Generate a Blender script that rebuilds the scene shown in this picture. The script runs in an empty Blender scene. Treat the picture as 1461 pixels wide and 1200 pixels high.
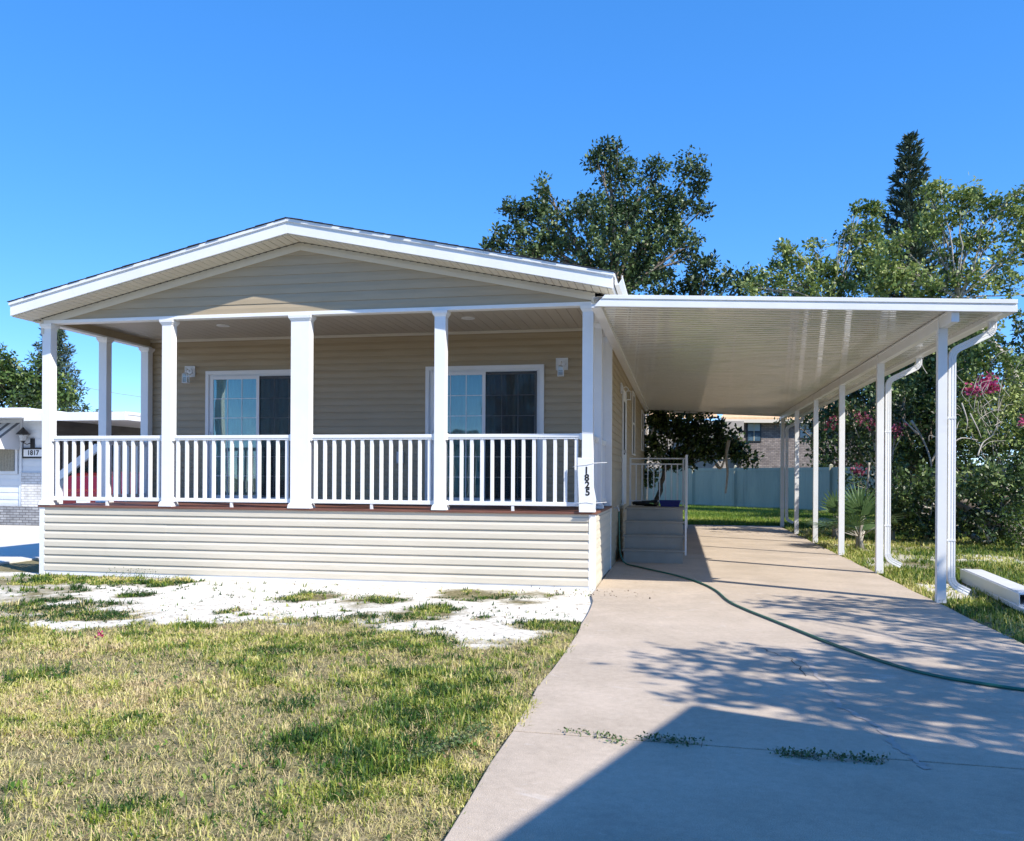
import bpy, math, random
import numpy as np
from mathutils import Matrix, Vector
random.seed(7); rng = np.random.default_rng(7)
PI = math.pi
scene = bpy.context.scene
COL = scene.collection

# ------------------------------------------------------------------ camera
YAW = math.radians(11.1); ROLL = math.radians(0.3); FPX = 1214.0
CAM = Vector((1.14, -10.82, 1.42))
FWD = Vector((-math.sin(YAW), math.cos(YAW), 0)); RGT = Vector((math.cos(YAW), math.sin(YAW), 0)); UP = Vector((0, 0, 1))
cd = bpy.data.cameras.new('camera'); cam = bpy.data.objects.new('camera', cd); COL.objects.link(cam)
cx = RGT*math.cos(ROLL) + UP*math.sin(ROLL); cy = UP*math.cos(ROLL) - RGT*math.sin(ROLL); cz = -FWD
M = Matrix(((cx.x, cy.x, cz.x, CAM.x), (cx.y, cy.y, cz.y, CAM.y), (cx.z, cy.z, cz.z, CAM.z), (0, 0, 0, 1)))
cam.matrix_world = M
cd.sensor_width = 36; cd.lens = 36*FPX/1461; cd.shift_y = 80/1461; cd.clip_end = 3000; cd.clip_start = .05
scene.camera = cam
# ------------------------------------------------------------------ world, sun, exposure
SUN = Vector((.639, -.379, .669)).normalized()
w = bpy.data.worlds.new('World'); scene.world = w; w.use_nodes = True
nt = w.node_tree; nt.nodes.clear()
sky = nt.nodes.new('ShaderNodeTexSky'); sky.sky_type = 'NISHITA'; sky.sun_disc = False
sky.sun_elevation = math.asin(SUN.z); sky.sun_rotation = math.atan2(SUN.x, SUN.y)
sky.air_density = .5; sky.dust_density = 0; sky.ozone_density = 4; sky.altitude = 0
bg = nt.nodes.new('ShaderNodeBackground'); bg.inputs[1].default_value = .15
wo = nt.nodes.new('ShaderNodeOutputWorld')
hs = nt.nodes.new('ShaderNodeHueSaturation'); hs.inputs['Saturation'].default_value = 1.67; hs.inputs['Value'].default_value = 2.75; hs.inputs['Hue'].default_value = .510; gm_ = nt.nodes.new('ShaderNodeGamma'); gm_.inputs['Gamma'].default_value = .56; nt.links.new(sky.outputs[0], gm_.inputs[0]); nt.links.new(gm_.outputs[0], hs.inputs['Color']); nt.links.new(hs.outputs[0], bg.inputs[0]); nt.links.new(bg.outputs[0], wo.inputs[0])
sd = bpy.data.lights.new('sun', 'SUN'); sd.energy = 5.0; sd.angle = math.radians(.5); sd.color = (1, .93, .82)
so = bpy.data.objects.new('sun', sd); COL.objects.link(so); so.rotation_euler = SUN.to_track_quat('Z', 'Y').to_euler()
so.location = (10, -10, 20)
scene.view_settings.view_transform = 'Standard'; scene.view_settings.look = 'None'
scene.view_settings.exposure = 0.62; scene.view_settings.gamma = 1

# ------------------------------------------------------------------ helpers
def ray(u, v):
    U, V = u-730.5, v-680.
    x = U*math.cos(ROLL)+V*math.sin(ROLL); y = V*math.cos(ROLL)-U*math.sin(ROLL)
    return FWD + RGT*(x/FPX) - UP*(y/FPX)
def atd(u, v, D): return CAM + ray(u, v)*D
def onz(u, v, z=0):
    d = ray(u, v); return CAM + d*((z-CAM.z)/d.z)

def tag(o, label=None, cat=None, group=None, kind=None):
    if label: o['label'] = label
    if cat: o['category'] = cat
    if group: o['group'] = group
    if kind: o['kind'] = kind
    return o
def thing(name, label, cat, loc=(0, 0, 0), rz=0, group=None):
    o = bpy.data.objects.new(name, None); COL.objects.link(o); o.location = loc; o.rotation_euler = (0, 0, rz)
    o.empty_display_size = .2
    return tag(o, label, cat, group)

def N(nt, t, **kw):
    n = nt.nodes.new(t)
    for k, v in kw.items(): setattr(n, k, v)
    return n
def pmat(name, c1, c2=None, rough=.6, nscale=3., bump=0., bscale=40., spec=.5, coat=0., detail=6, ramp=(.35, .65), metal=0., c3=None, c3s=.6, c3r=(.55, .75), stretch=None, trans=0.):
    m = bpy.data.materials.new(name); m.use_nodes = True; t = m.node_tree; b = t.nodes['Principled BSDF']
    b.inputs['Roughness'].default_value = rough; b.inputs['Specular IOR Level'].default_value = spec
    b.inputs['Coat Weight'].default_value = coat; b.inputs['Coat Roughness'].default_value = .08; b.inputs['Metallic'].default_value = metal
    co = N(t, 'ShaderNodeTexCoord'); src = co.outputs['Object']
    if stretch:
        mp = N(t, 'ShaderNodeMapping'); mp.inputs['Scale'].default_value = stretch; t.links.new(src, mp.inputs[0]); src = mp.outputs[0]
    if c2 is None: b.inputs['Base Color'].default_value = (*c1, 1)
    else:
        n = N(t, 'ShaderNodeTexNoise'); n.inputs['Scale'].default_value = nscale; n.inputs['Detail'].default_value = detail; n.inputs['Roughness'].default_value = .65
        t.links.new(src, n.inputs['Vector'])
        r = N(t, 'ShaderNodeValToRGB'); r.color_ramp.elements[0].position = ramp[0]; r.color_ramp.elements[1].position = ramp[1]
        r.color_ramp.elements[0].color = (*c1, 1); r.color_ramp.elements[1].color = (*c2, 1)
        t.links.new(n.outputs['Fac'], r.inputs[0]); out = r.outputs[0]
        if c3:
            n3 = N(t, 'ShaderNodeTexNoise'); n3.inputs['Scale'].default_value = c3s; n3.inputs['Detail'].default_value = 8; n3.inputs['Roughness'].default_value = .7
            t.links.new(src, n3.inputs['Vector'])
            mr = N(t, 'ShaderNodeMapRange'); mr.inputs[1].default_value = c3r[0]; mr.inputs[2].default_value = c3r[1]
            t.links.new(n3.outputs['Fac'], mr.inputs[0])
            mx = N(t, 'ShaderNodeMix', data_type='RGBA'); t.links.new(mr.outputs[0], mx.inputs[0]); t.links.new(out, mx.inputs[6]); mx.inputs[7].default_value = (*c3, 1)
            out = mx.outputs[2]
        t.links.new(out, b.inputs['Base Color'])
    if bump:
        nb = N(t, 'ShaderNodeTexNoise'); nb.inputs['Scale'].default_value = bscale; nb.inputs['Detail'].default_value = 5
        t.links.new(src, nb.inputs['Vector'])
        bp = N(t, 'ShaderNodeBump'); bp.inputs['Strength'].default_value = bump; bp.inputs['Distance'].default_value = .01
        t.links.new(nb.outputs['Fac'], bp.inputs['Height']); t.links.new(bp.outputs[0], b.inputs['Normal'])
    return m
def leafmat(name, cols, rough=.45, transl=.28):
    m = bpy.data.materials.new(name); m.use_nodes = True; t = m.node_tree; b = t.nodes['Principled BSDF']; o = t.nodes['Material Output']
    a = N(t, 'ShaderNodeAttribute', attribute_name='tint'); r = N(t, 'ShaderNodeValToRGB')
    e = r.color_ramp.elements
    while len(e) < len(cols): e.new(.5)
    for i, c in enumerate(cols): e[i].position = i/(len(cols)-1); e[i].color = (*c, 1)
    t.links.new(a.outputs['Fac'], r.inputs[0]); t.links.new(r.outputs[0], b.inputs['Base Color'])
    b.inputs['Roughness'].default_value = rough
    tr = N(t, 'ShaderNodeBsdfTranslucent'); t.links.new(r.outputs[0], tr.inputs[0])
    mx = N(t, 'ShaderNodeMixShader'); mx.inputs[0].default_value = transl
    t.links.new(b.outputs[0], mx.inputs[1]); t.links.new(tr.outputs[0], mx.inputs[2]); t.links.new(mx.outputs[0], o.inputs[0])
    return m

class MB:
    def __init__(s): s.v = []; s.f = []
    def add(s, vs, fs):
        n = len(s.v); s.v += [tuple(p) for p in vs]; s.f += [tuple(i+n for i in f) for f in fs]; return s
    def box(s, x0, x1, y0, y1, z0, z1):
        x0, x1 = sorted((x0, x1)); y0, y1 = sorted((y0, y1)); z0, z1 = sorted((z0, z1))
        return s.add([(x0, y0, z0), (x1, y0, z0), (x1, y1, z0), (x0, y1, z0), (x0, y0, z1), (x1, y0, z1), (x1, y1, z1), (x0, y1, z1)],
                     [(0, 3, 2, 1), (4, 5, 6, 7), (0, 1, 5, 4), (1, 2, 6, 5), (2, 3, 7, 6), (3, 0, 4, 7)])
    def prism_y(s, poly, y0, y1):      # poly of (x,z), extruded along y
        n = len(poly); vs = [(x, y0, z) for x, z in poly]+[(x, y1, z) for x, z in poly]
        return s.add(vs, [tuple(range(n)), tuple(range(2*n-1, n-1, -1))]+[(i, i+n, (i+1) % n+n, (i+1) % n) for i in range(n)])
    def prism_x(s, poly, x0, x1):      # poly of (y,z)
        n = len(poly); vs = [(x0, y, z) for y, z in poly]+[(x1, y, z) for y, z in poly]
        return s.add(vs, [tuple(range(n)), tuple(range(2*n-1, n-1, -1))]+[(i, i+n, (i+1) % n+n, (i+1) % n) for i in range(n)])
    def prism_z(s, poly, z0, z1):
        n = len(poly); vs = [(x, y, z0) for x, y in poly]+[(x, y, z1) for x, y in poly]
        return s.add(vs, [tuple(range(n-1, -1, -1)), tuple(range(n, 2*n))]+[(i, (i+1) % n, (i+1) % n+n, i+n) for i in range(n)])
    def tube(s, path, rad, sides=6, ref=None, sec=None, caps=True):
        P = [Vector(p) for p in path]; n = len(P)
        R = rad if hasattr(rad, '__len__') else [rad]*n
        base = len(s.v); up = None; rings = []
        for i in range(n):
            t = (P[min(i+1, n-1)]-P[max(i-1, 0)]).normalized()
            if up is None:
                up = Vector(ref) if ref else (Vector((0, 0, 1)) if abs(t.z) < .9 else Vector((0, 1, 0)))
            sd_ = t.cross(up)
            if sd_.length < 1e-5: sd_ = t.cross(Vector((1, 0, 0)))
            sd_.normalize(); u2 = sd_.cross(t).normalized(); up = u2 if not ref else Vector(ref)
            if sec: rings.append([P[i]+sd_*a*R[i]+u2*b*R[i] for a, b in sec])
            else: rings.append([P[i]+(sd_*math.cos(2*PI*k/sides)+u2*math.sin(2*PI*k/sides))*R[i] for k in range(sides)])
        m = len(rings[0]); vs = [p for r_ in rings for p in r_]; fs = []
        for i in range(n-1):
            for k in range(m):
                a, b = i*m+k, i*m+(k+1) % m; fs.append((a, b, b+m, a+m))
        if caps: fs += [tuple(range(m-1, -1, -1)), tuple((n-1)*m+k for k in range(m))]
        return s.add(vs, fs)
    def cyl(s, c, r, h, axis='z', n=16):
        c = Vector(c); d = {'x': Vector((1, 0, 0)), 'y': Vector((0, 1, 0)), 'z': Vector((0, 0, 1))}[axis]
        return s.tube([c, c+d*h], r, n)
    def build(s, name, mat, parent=None, bevel=0, smooth=False):
        me = bpy.data.meshes.new(name); me.from_pydata(s.v, [], s.f); me.validate(); me.update()
        import bmesh
        bm = bmesh.new(); bm.from_mesh(me); bmesh.ops.recalc_face_normals(bm, faces=bm.faces); bm.to_mesh(me); bm.free()
        o = bpy.data.objects.new(name, me); COL.objects.link(o)
        if mat: me.materials.append(mat)
        if parent: o.parent = parent; o.matrix_parent_inverse = Matrix.Identity(4); o.location = -parent.location if parent.parent is None and parent.type == 'EMPTY' and parent.rotation_euler.z == 0 else (0, 0, 0)
        if smooth:
            me.polygons.foreach_set('use_smooth', [True]*len(me.polygons))
        if bevel:
            b = o.modifiers.new('bevel', 'BEVEL'); b.width = bevel; b.segments = 2; b.limit_method = 'ANGLE'
        return o
def sub(mb, name, mat, parent, **k):      # sub-part of a mesh part that itself sits at -root location: zero local offset
    o = mb.build(name, mat, None, **k); o.parent = parent; return o

def npmesh(name, V, F, mat, parent=None, tint=None):   # V (n,3), F (m,k) uniform k
    me = bpy.data.meshes.new(name); V = np.asarray(V, np.float32); F = np.asarray(F, np.int32); m, k = F.shape
    me.vertices.add(len(V)); me.vertices.foreach_set('co', V.ravel())
    me.loops.add(m*k); me.loops.foreach_set('vertex_index', F.ravel())
    me.polygons.add(m); me.polygons.foreach_set('loop_start', np.arange(0, m*k, k, dtype=np.int32))
    if tint is not None:
        a = me.attributes.new('tint', 'FLOAT', 'FACE'); a.data.foreach_set('value', np.asarray(tint, np.float32))
    me.update(calc_edges=True); me.materials.append(mat)
    o = bpy.data.objects.new(name, me); COL.objects.link(o)
    if parent: o.parent = parent; o.location = -parent.location
    return o

def siding(mb, axis, plane, out, a0, a1, z0, z1, h=.115, t=.013, lim=None, seams=True, R=random.Random(3)):
    # dutch-lap vinyl siding: real lapped profile. axis 'x': runs along x on plane y; 'y': runs along y on plane x. out = outward sign
    k = 0; z = z0; sx = None
    while z < z1-.01:
        zt = min(z+h, z1)
        if k % 2 == 0 or sx is None: sx = sorted(R.uniform(a0, a1) for _ in range(max(1, int((a1-a0)/3.6))))
        segs = [a0]+(sx if seams else [])+[a1]
        prof = [(0, z), (t, z+.002), (t*.95, z+(zt-z)*.56), (t*.08, zt-.001)]
        if zt-z < h*.58: prof = [(0, z), (t, z+.002), (t, zt-.002), (0, zt)]
        for i in range(len(segs)-1):
            e = .0022 if i % 2 else 0
            vs = []
            for o_, zz in prof:
                l0, l1 = segs[i], segs[i+1]
                if lim:
                    b0, b1 = lim(zz); l0 = min(max(l0, b0), b1); l1 = min(max(l1, b0), b1)
                for a_ in (l0, l1):
                    p = plane+out*(o_+e)
                    vs.append((a_, p, zz) if axis == 'x' else (p, a_, zz))
            if abs(vs[2][0]-vs[3][0])+abs(vs[2][1]-vs[3][1]) < .01: continue
            mb.add(vs, [(0, 1, 3, 2), (2, 3, 5, 4), (4, 5, 7, 6), (0, 2, 4, 6), (1, 7, 5, 3)])
        z = zt; k += 1
    return mb

def text_mesh(txt, name, size, mat, loc, rot, parent, extrude=.002, font_stack=False, bold=.0):
    cu = bpy.data.curves.new(name, 'FONT'); cu.body = txt; cu.size = size; cu.extrude = extrude; cu.align_x = 'CENTER'; cu.align_y = 'CENTER'; cu.offset = bold
    o = bpy.data.objects.new('tmp', cu); COL.objects.link(o)
    dg = bpy.context.evaluated_depsgraph_get(); me = bpy.data.meshes.new_from_object(o.evaluated_get(dg))
    bpy.data.objects.remove(o); me.materials.clear(); me.materials.append(mat)
    R_ = Matrix.Translation(loc) @ Matrix.Rotation(rot[2], 4, 'Z') @ Matrix.Rotation(rot[1], 4, 'Y') @ Matrix.Rotation(rot[0], 4, 'X')
    me.transform(R_); ob = bpy.data.objects.new(name, me); COL.objects.link(ob); ob.parent = parent
    if parent and parent.type == 'EMPTY': ob.location = -parent.location
    return ob

# ------------------------------------------------------------------ materials
M_white = pmat('white_vinyl', (.78, .79, .80), (.74, .75, .76), rough=.38, nscale=2.5, bump=.04, bscale=9)
M_alum = pmat('white_aluminium', (.76, .77, .78), (.70, .71, .71), rough=.32, nscale=1.7, bump=.05, bscale=6, c3=(.60, .60, .57), c3s=2.2, c3r=(.62, .85))
M_siding = pmat('shade_darkened_siding', (.37, .295, .19), (.40, .325, .22), rough=.5, nscale=1.3, bump=.25, bscale=2.2, stretch=(1, 1, 7))  # wall and gable siding darkened for shade; the skirt keeps the lighter sunlit tone
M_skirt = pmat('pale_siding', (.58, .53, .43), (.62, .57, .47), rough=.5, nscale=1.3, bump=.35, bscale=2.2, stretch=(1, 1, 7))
M_trimb = pmat('beige_trim', (.62, .58, .49), (.58, .54, .46), rough=.5, nscale=3)
M_ceil = pmat('porch_ceiling', (.46, .415, .345), (.43, .39, .325), rough=.5, nscale=2)
M_deckw = pmat('brown_decking', (.13, .05, .035), (.2, .085, .055), rough=.55, nscale=8, bump=.2, stretch=(.3, 4, 4))
M_shingle = pmat('grey_shingles', (.055, .06, .07), (.11, .11, .115), rough=.95, nscale=25, bump=.6, bscale=80)
M_shingle2 = pmat('dark_slate_shingles', (.03, .035, .05), (.06, .065, .075), rough=.95, nscale=25, bump=.5, bscale=80)
M_black = pmat('black_metal', (.015, .015, .016), rough=.4)
M_conc = None
M_step = pmat('grey_step_panels', (.30, .29, .25), (.34, .325, .285), rough=.7, nscale=4, bump=.15, bscale=30)
M_galv = pmat('rail_aluminium', (.62, .62, .60), (.55, .55, .53), rough=.35, nscale=5)
M_hose = pmat('green_rubber', (.012, .105, .075), (.018, .14, .10), rough=.4, nscale=12)
M_bark = pmat('grey_bark', (.12, .095, .07), (.24, .20, .16), rough=.9, nscale=9, bump=.8, bscale=18, stretch=(1, 1, .4))
M_barkp = pmat('pale_bark', (.30, .27, .22), (.45, .41, .35), rough=.9, nscale=9, bump=.6, bscale=18)
M_dark = pmat('dark_interior', (.02, .022, .024), rough=.9)
M_curtain = pmat('curtain_cloth', (.78, .82, .78), (.70, .75, .71), rough=.8, nscale=6)
M_wire = pmat('galvanised_wire', (.55, .55, .55), rough=.4, metal=.6)
M_screen = pmat('insect_screen', (.02, .022, .025), rough=.7)

def glass(name, tint, refl=.12, ior=1.7, dark=None):
    m = bpy.data.materials.new(name); m.use_nodes = True; t = m.node_tree; t.nodes.remove(t.nodes['Principled BSDF']); o = t.nodes['Material Output']
    tr = N(t, 'ShaderNodeBsdfTransparent'); tr.inputs[0].default_value = (*tint, 1)
    g = N(t, 'ShaderNodeBsdfGlossy'); g.inputs['Roughness'].default_value = .02; g.inputs[0].default_value = (.95, 1, 1, 1)
    f = N(t, 'ShaderNodeFresnel'); f.inputs[0].default_value = ior
    co = N(t, 'ShaderNodeTexCoord'); nb = N(t, 'ShaderNodeTexNoise'); nb.inputs['Scale'].default_value = 1.2; t.links.new(co.outputs['Object'], nb.inputs['Vector'])
    bp = N(t, 'ShaderNodeBump'); bp.inputs['Strength'].default_value = .06; bp.inputs['Distance'].default_value = .1
    t.links.new(nb.outputs['Fac'], bp.inputs['Height']); t.links.new(bp.outputs[0], g.inputs['Normal'])
    mx = N(t, 'ShaderNodeMixShader'); t.links.new(f.outputs[0], mx.inputs[0]); t.links.new(tr.outputs[0], mx.inputs[1]); t.links.new(g.outputs[0], mx.inputs[2]); t.links.new(mx.outputs[0], o.inputs[0])
    return m
M_glass = glass('door_glass', (.62, .78, .77), ior=1.9)
M_lglass = glass('lamp_glass', (.88, .9, .9), ior=1.5)

# concrete
def concrete(name, a, b, st, sc=.5):
    m = pmat(name, a, b, rough=.85, nscale=1.1, bump=.35, bscale=160, ramp=(.3, .7), c3=st, c3s=sc, c3r=(.52, .8))
    t = m.node_tree; bs = t.nodes['Principled BSDF']; lk = bs.inputs['Base Color'].links[0]; src = lk.from_socket
    co = N(t, 'ShaderNodeTexCoord')
    n = N(t, 'ShaderNodeTexNoise'); n.inputs['Scale'].default_value = 220; n.inputs['Detail'].default_value = 3; t.links.new(co.outputs['Object'], n.inputs['Vector'])
    mr = N(t, 'ShaderNodeMapRange'); mr.inputs[1].default_value = .3; mr.inputs[2].default_value = .7; mr.inputs[3].default_value = .70; mr.inputs[4].default_value = 1.28
    t.links.new(n.outputs['Fac'], mr.inputs[0])
    vm = N(t, 'ShaderNodeVectorMath', operation='SCALE'); t.links.new(src, vm.inputs[0]); t.links.new(mr.outputs[0], vm.inputs['Scale'])
    n5 = N(t, 'ShaderNodeTexNoise'); n5.inputs['Scale'].default_value = 18; n5.inputs['Detail'].default_value = 6; n5.inputs['Roughness'].default_value = .8; t.links.new(co.outputs['Object'], n5.inputs['Vector'])
    mr5 = N(t, 'ShaderNodeMapRange'); mr5.inputs[1].default_value = .35; mr5.inputs[2].default_value = .65; mr5.inputs[3].default_value = .88; mr5.inputs[4].default_value = 1.08; t.links.new(n5.outputs['Fac'], mr5.inputs[0])
    vm5 = N(t, 'ShaderNodeVectorMath', operation='SCALE'); t.links.new(vm.outputs[0], vm5.inputs[0]); t.links.new(mr5.outputs[0], vm5.inputs['Scale'])
    out = vm5.outputs[0]
    # pale scuffs and lime streaks, small patches of their own shape
    n2 = N(t, 'ShaderNodeTexNoise'); n2.inputs['Scale'].default_value = 2.6; n2.inputs['Detail'].default_value = 10; n2.inputs['Roughness'].default_value = .75; n2.inputs['Distortion'].default_value = .7
    mp = N(t, 'ShaderNodeMapping'); mp.inputs['Scale'].default_value = (1, 1.6, 1); t.links.new(co.outputs['Object'], mp.inputs[0]); t.links.new(mp.outputs[0], n2.inputs['Vector'])
    m2 = N(t, 'ShaderNodeMapRange'); m2.inputs[1].default_value = .60; m2.inputs[2].default_value = .72; m2.inputs[4].default_value = .65; t.links.new(n2.outputs['Fac'], m2.inputs[0])
    mx = N(t, 'ShaderNodeMix', data_type='RGBA'); t.links.new(m2.outputs[0], mx.inputs[0]); t.links.new(out, mx.inputs[6]); mx.inputs[7].default_value = (.62, .58, .54, 1)
    t.links.new(mx.outputs[2], bs.inputs['Base Color'])
    return m
M_conc = concrete('driveway_concrete', (.40, .33, .255), (.53, .44, .35), (.32, .27, .22))
M_conc2 = concrete('neighbour_concrete', (.62, .60, .55), (.68, .66, .62), (.55, .53, .5))

# ================================================================== GROUND
YB = [(-30, -2.9), (-7.5, -2.9), (-6.2, -3.0), (-5.5, -3.35), (-4.9, -3.9), (-4.45, -3.95), (-3.87, -3.15), (-2.64, -2.9), (-2.1, -2.35), (-1.6, -3.1), (-.78, -3.55), (-.2, -3.3), (.15, -2.7), (.3, -2.2), (60, -2.2)]
PATCH = []   # grass patches in the sand: centre x,y, rx, ry
for (u, v, ru, rv) in [(195, 845, 28, 4), (450, 847, 34, 6), (530, 855, 40, 8), (600, 870, 55, 11), (690, 845, 75, 6), (745, 855, 25, 3), (325, 868, 12, 4), (60, 850, 60, 9),
                       (30, 868, 70, 12), (150, 858, 40, 5), (120, 872, 70, 8), (160, 826, 110, 6), (240, 830, 22, 6), (30, 826, 60, 8), (790, 888, 60, 8), (690, 878, 18, 3), (540, 876, 50, 7), (90, 838, 60, 6)]:
    c = onz(u, v); a = onz(u+ru, v); b = onz(u, v+rv); PATCH.append((c.x, c.y, (a-c).length, abs(b.y-c.y)+.03))
_gx = rng.random((64, 64))
def vnoise(x, y, s, seed=0):
    x = np.asarray(x)*s+seed*7.31+100; y = np.asarray(y)*s+seed*3.77+100
    xi = np.floor(x).astype(int); yi = np.floor(y).astype(int); fx = x-xi; fy = y-yi
    fx = fx*fx*(3-2*fx); fy = fy*fy*(3-2*fy); g = lambda i, j: _gx[(i) % 64, (j) % 64]
    return (g(xi, yi)*(1-fx)+g(xi+1, yi)*fx)*(1-fy)+(g(xi, yi+1)*(1-fx)+g(xi+1, yi+1)*fx)*fy
def fbm(x, y, s, seed=0, o=4):
    r = 0; a = .5; 
    for i in range(o): r = r+a*vnoise(x, y, s*2**i, seed+i); a *= .5
    return r/(1-.5**o)
def sandmask(x, y):
    yb = np.interp(x, [p[0] for p in YB], [p[1] for p in YB])
    n = fbm(x, y, 2.2, 1, 5)-.5; n2 = fbm(x, y, 9, 5, 3)-.5
    s = np.clip((y-yb+n*1.6+n2*.6)/.35+.5, 0, 1)
    left = np.clip((-6.6-x+n*2.5)/.8, 0, 1)         # patchy towards the left
    s = s*(1-.55*left*(n > -.05))
    for (cx_, cy_, rx, ry) in PATCH:
        d = ((x-cx_)/rx)**2+((y-cy_)/ry)**2+n*3.2+n2*2.2
        s = s*np.clip((d-.2)/1.6, 0, 1)
    s = s*(y < .2)*(x < .4)*(x > -9.5)
    # bare pale spots on the right verge
    b = np.clip((fbm(x, y, .8, 9, 4)-.51)/.09, 0, 1)*(x > 4.3)*(x < 9)*(y < 9)*.8
    return np.maximum(s, b)
def gz(x, y):
    return -.035+.018*(fbm(x, y, .7, 4, 3)-.5)*2*((np.asarray(x) < .1) | (np.asarray(x) > 4.3))
xs = np.concatenate([-np.geomspace(900, 12.5, 22), np.arange(-12, 10.01, .06), np.geomspace(10.6, 900, 22)])
ys = np.concatenate([-np.geomspace(900, 14.6, 18), np.arange(-14, 4.01, .06), np.geomspace(4.3, 1200, 40)])
X, Y = np.meshgrid(xs, ys); X = X.ravel(); Y = Y.ravel(); nx, ny = len(xs), len(ys)
S = sandmask(X, Y)
under = (X > -7.9) & (X < 4.2) & (Y > .1) & (Y < 20)
Z = gz(X, Y)+S*.012*(fbm(X, Y, 6, 2, 3)); Z[under] = -.06
i, j = np.meshgrid(np.arange(nx-1), np.arange(ny-1)); a = (j*nx+i).ravel()
F = np.stack([a, a+1, a+nx+1, a+nx], 1)
gm = bpy.data.materials.new('lawn_soil'); gm.use_nodes = True; t = gm.node_tree; b = t.nodes['Principled BSDF']; b.inputs['Roughness'].default_value = .95; b.inputs['Specular IOR Level'].default_value = .15
co = N(t, 'ShaderNodeTexCoord')
def tn(s, d=8, r=.7):
    n = N(t, 'ShaderNodeTexNoise'); n.inputs['Scale'].default_value = s; n.inputs['Detail'].default_value = d; n.inputs['Roughness'].default_value = r; t.links.new(co.outputs['Object'], n.inputs['Vector']); return n
def rmp(src, els):
    r = N(t, 'ShaderNodeValToRGB'); e = r.color_ramp.elements
    while len(e) < len(els): e.new(.5)
    for k, (p, c) in enumerate(els): e[k].position = p; e[k].color = (*c, 1)
    t.links.new(src, r.inputs[0]); return r.outputs[0]
r1 = rmp(tn(28).outputs['Fac'], [(.36, (.06, .045, .028)), (.5, (.20, .155, .095)), (.62, (.48, .40, .25))])
r2 = rmp(tn(2.0).outputs['Fac'], [(.35, (.10, .12, .035)), (.7, (.22, .20, .10))])
mx = N(t, 'ShaderNodeMix', data_type='RGBA'); mx.inputs[0].default_value = .45; t.links.new(r1, mx.inputs[6]); t.links.new(r2, mx.inputs[7])
r3 = rmp(tn(14).outputs['Fac'], [(.32, (.22, .18, .13)), (.41, (.56, .52, .44)), (.53, (.76, .73, .66))])
at = N(t, 'ShaderNodeAttribute', attribute_name='sand')
mx2 = N(t, 'ShaderNodeMix', data_type='RGBA'); t.links.new(at.outputs['Fac'], mx2.inputs[0]); t.links.new(mx.outputs[2], mx2.inputs[6]); t.links.new(r3, mx2.inputs[7])
t.links.new(mx2.outputs[2], b.inputs['Base Color'])
bp = N(t, 'ShaderNodeBump'); bp.inputs['Strength'].default_value = .7; bp.inputs['Distance'].default_value = .02; t.links.new(tn(45).outputs['Fac'], bp.inputs['Height']); t.links.new(bp.outputs[0], b.inputs['Normal'])
g = npmesh('ground', np.stack([X, Y, Z], 1), F, gm); tag(g, kind='structure')
at_ = g.data.attributes.new('sand', 'FLOAT', 'POINT'); at_.data.foreach_set('value', S.astype(np.float32))
g.data.polygons.foreach_set('use_smooth', np.ones(len(F), bool))

# driveway: five slabs with open joints over a dark bed
dm = MB(); dl = lambda y: .26 if y < -4 else (.26+.06*math.sin(y*1.3))
ysl = [-17, -12.35, -6.15, -.05, 5.2, 10.4, 15.4]
for k in range(len(ysl)-1):
    y0, y1 = ysl[k]+.008, ysl[k+1]-.008
    n = 12; pts = []
    for q in range(n+1):
        y = y0+(y1-y0)*q/n; xl = float(np.interp(y, [-17.0, -7.6, -7.08, -6.43, -5.0, -3.87, -2.24, -0.76, 2.49], [0.25, 0.25, 0.23, 0.24, 0.21, 0.25, 0.22, 0.18, 0.22]))+.008*math.sin(y*7.7)
        if y > -.65: xl = .11
        pts.append((xl, y))
    sk = -.06 if k < 2 else 0
    poly = pts+[(4.06+.012*math.sin(q*1.7), y1-(y1-y0)*q/n) for q in range(n+1)]
    poly = [(x, y+((x-.2)*-.035 if (k == 1 and y > y1-.01) or (k == 2 and y < y0+.01) else 0)) for x, y in poly]
    dm.prism_z(poly, -.12, 0.0)
drv = dm.build('driveway', M_conc, bevel=.004); tag(drv, kind='structure')
M_joint = pmat('joint_dirt', (.03, .026, .02), (.06, .05, .04), rough=1, nscale=30)
bd = MB().box(.3, 4.0, -17, 15.3, -.1, -.022).build('driveway_bed', M_joint); tag(bd, kind='structure')
# patched crack lines on the driveway
def crack(pts, wd, mat, name):
    vs = []; fs = []
    P = [onz(u, v) for u, v in pts]; R = random.Random(5); Q = []
    for a_, b_ in zip(P, P[1:]):
        for q in range(6): Q.append(a_.lerp(b_, q/6)+Vector((R.uniform(-.02, .02), R.uniform(-.02, .02), 0)))
    Q.append(P[-1])
    for k, p in enumerate(Q):
        d = (Q[min(k+1, len(Q)-1)]-Q[max(k-1, 0)]).normalized(); n = Vector((-d.y, d.x, 0))*wd*R.uniform(.5, 1.2)
        vs += [(p.x-n.x, p.y-n.y, .003), (p.x+n.x, p.y+n.y, .003)]
    fs = [(2*k, 2*k+1, 2*k+3, 2*k+2) for k in range(len(Q)-1)]
    o = MB().add(vs, fs).build(name, mat); tag(o, kind='structure'); return o
M_patch = pmat('crack_filler', (.43, .38, .34), (.35, .31, .275), rough=.9, nscale=30)
crack([(1130, 930), (1160, 955), (1185, 985), (1200, 1010), (1245, 1030), (1270, 1055), (1300, 1080), (1325, 1098)], .02, M_patch, 'driveway_crack')
crack([(1085, 925), (1110, 935), (1130, 940), (1150, 965)], .004, M_joint, 'driveway_crack')

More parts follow.
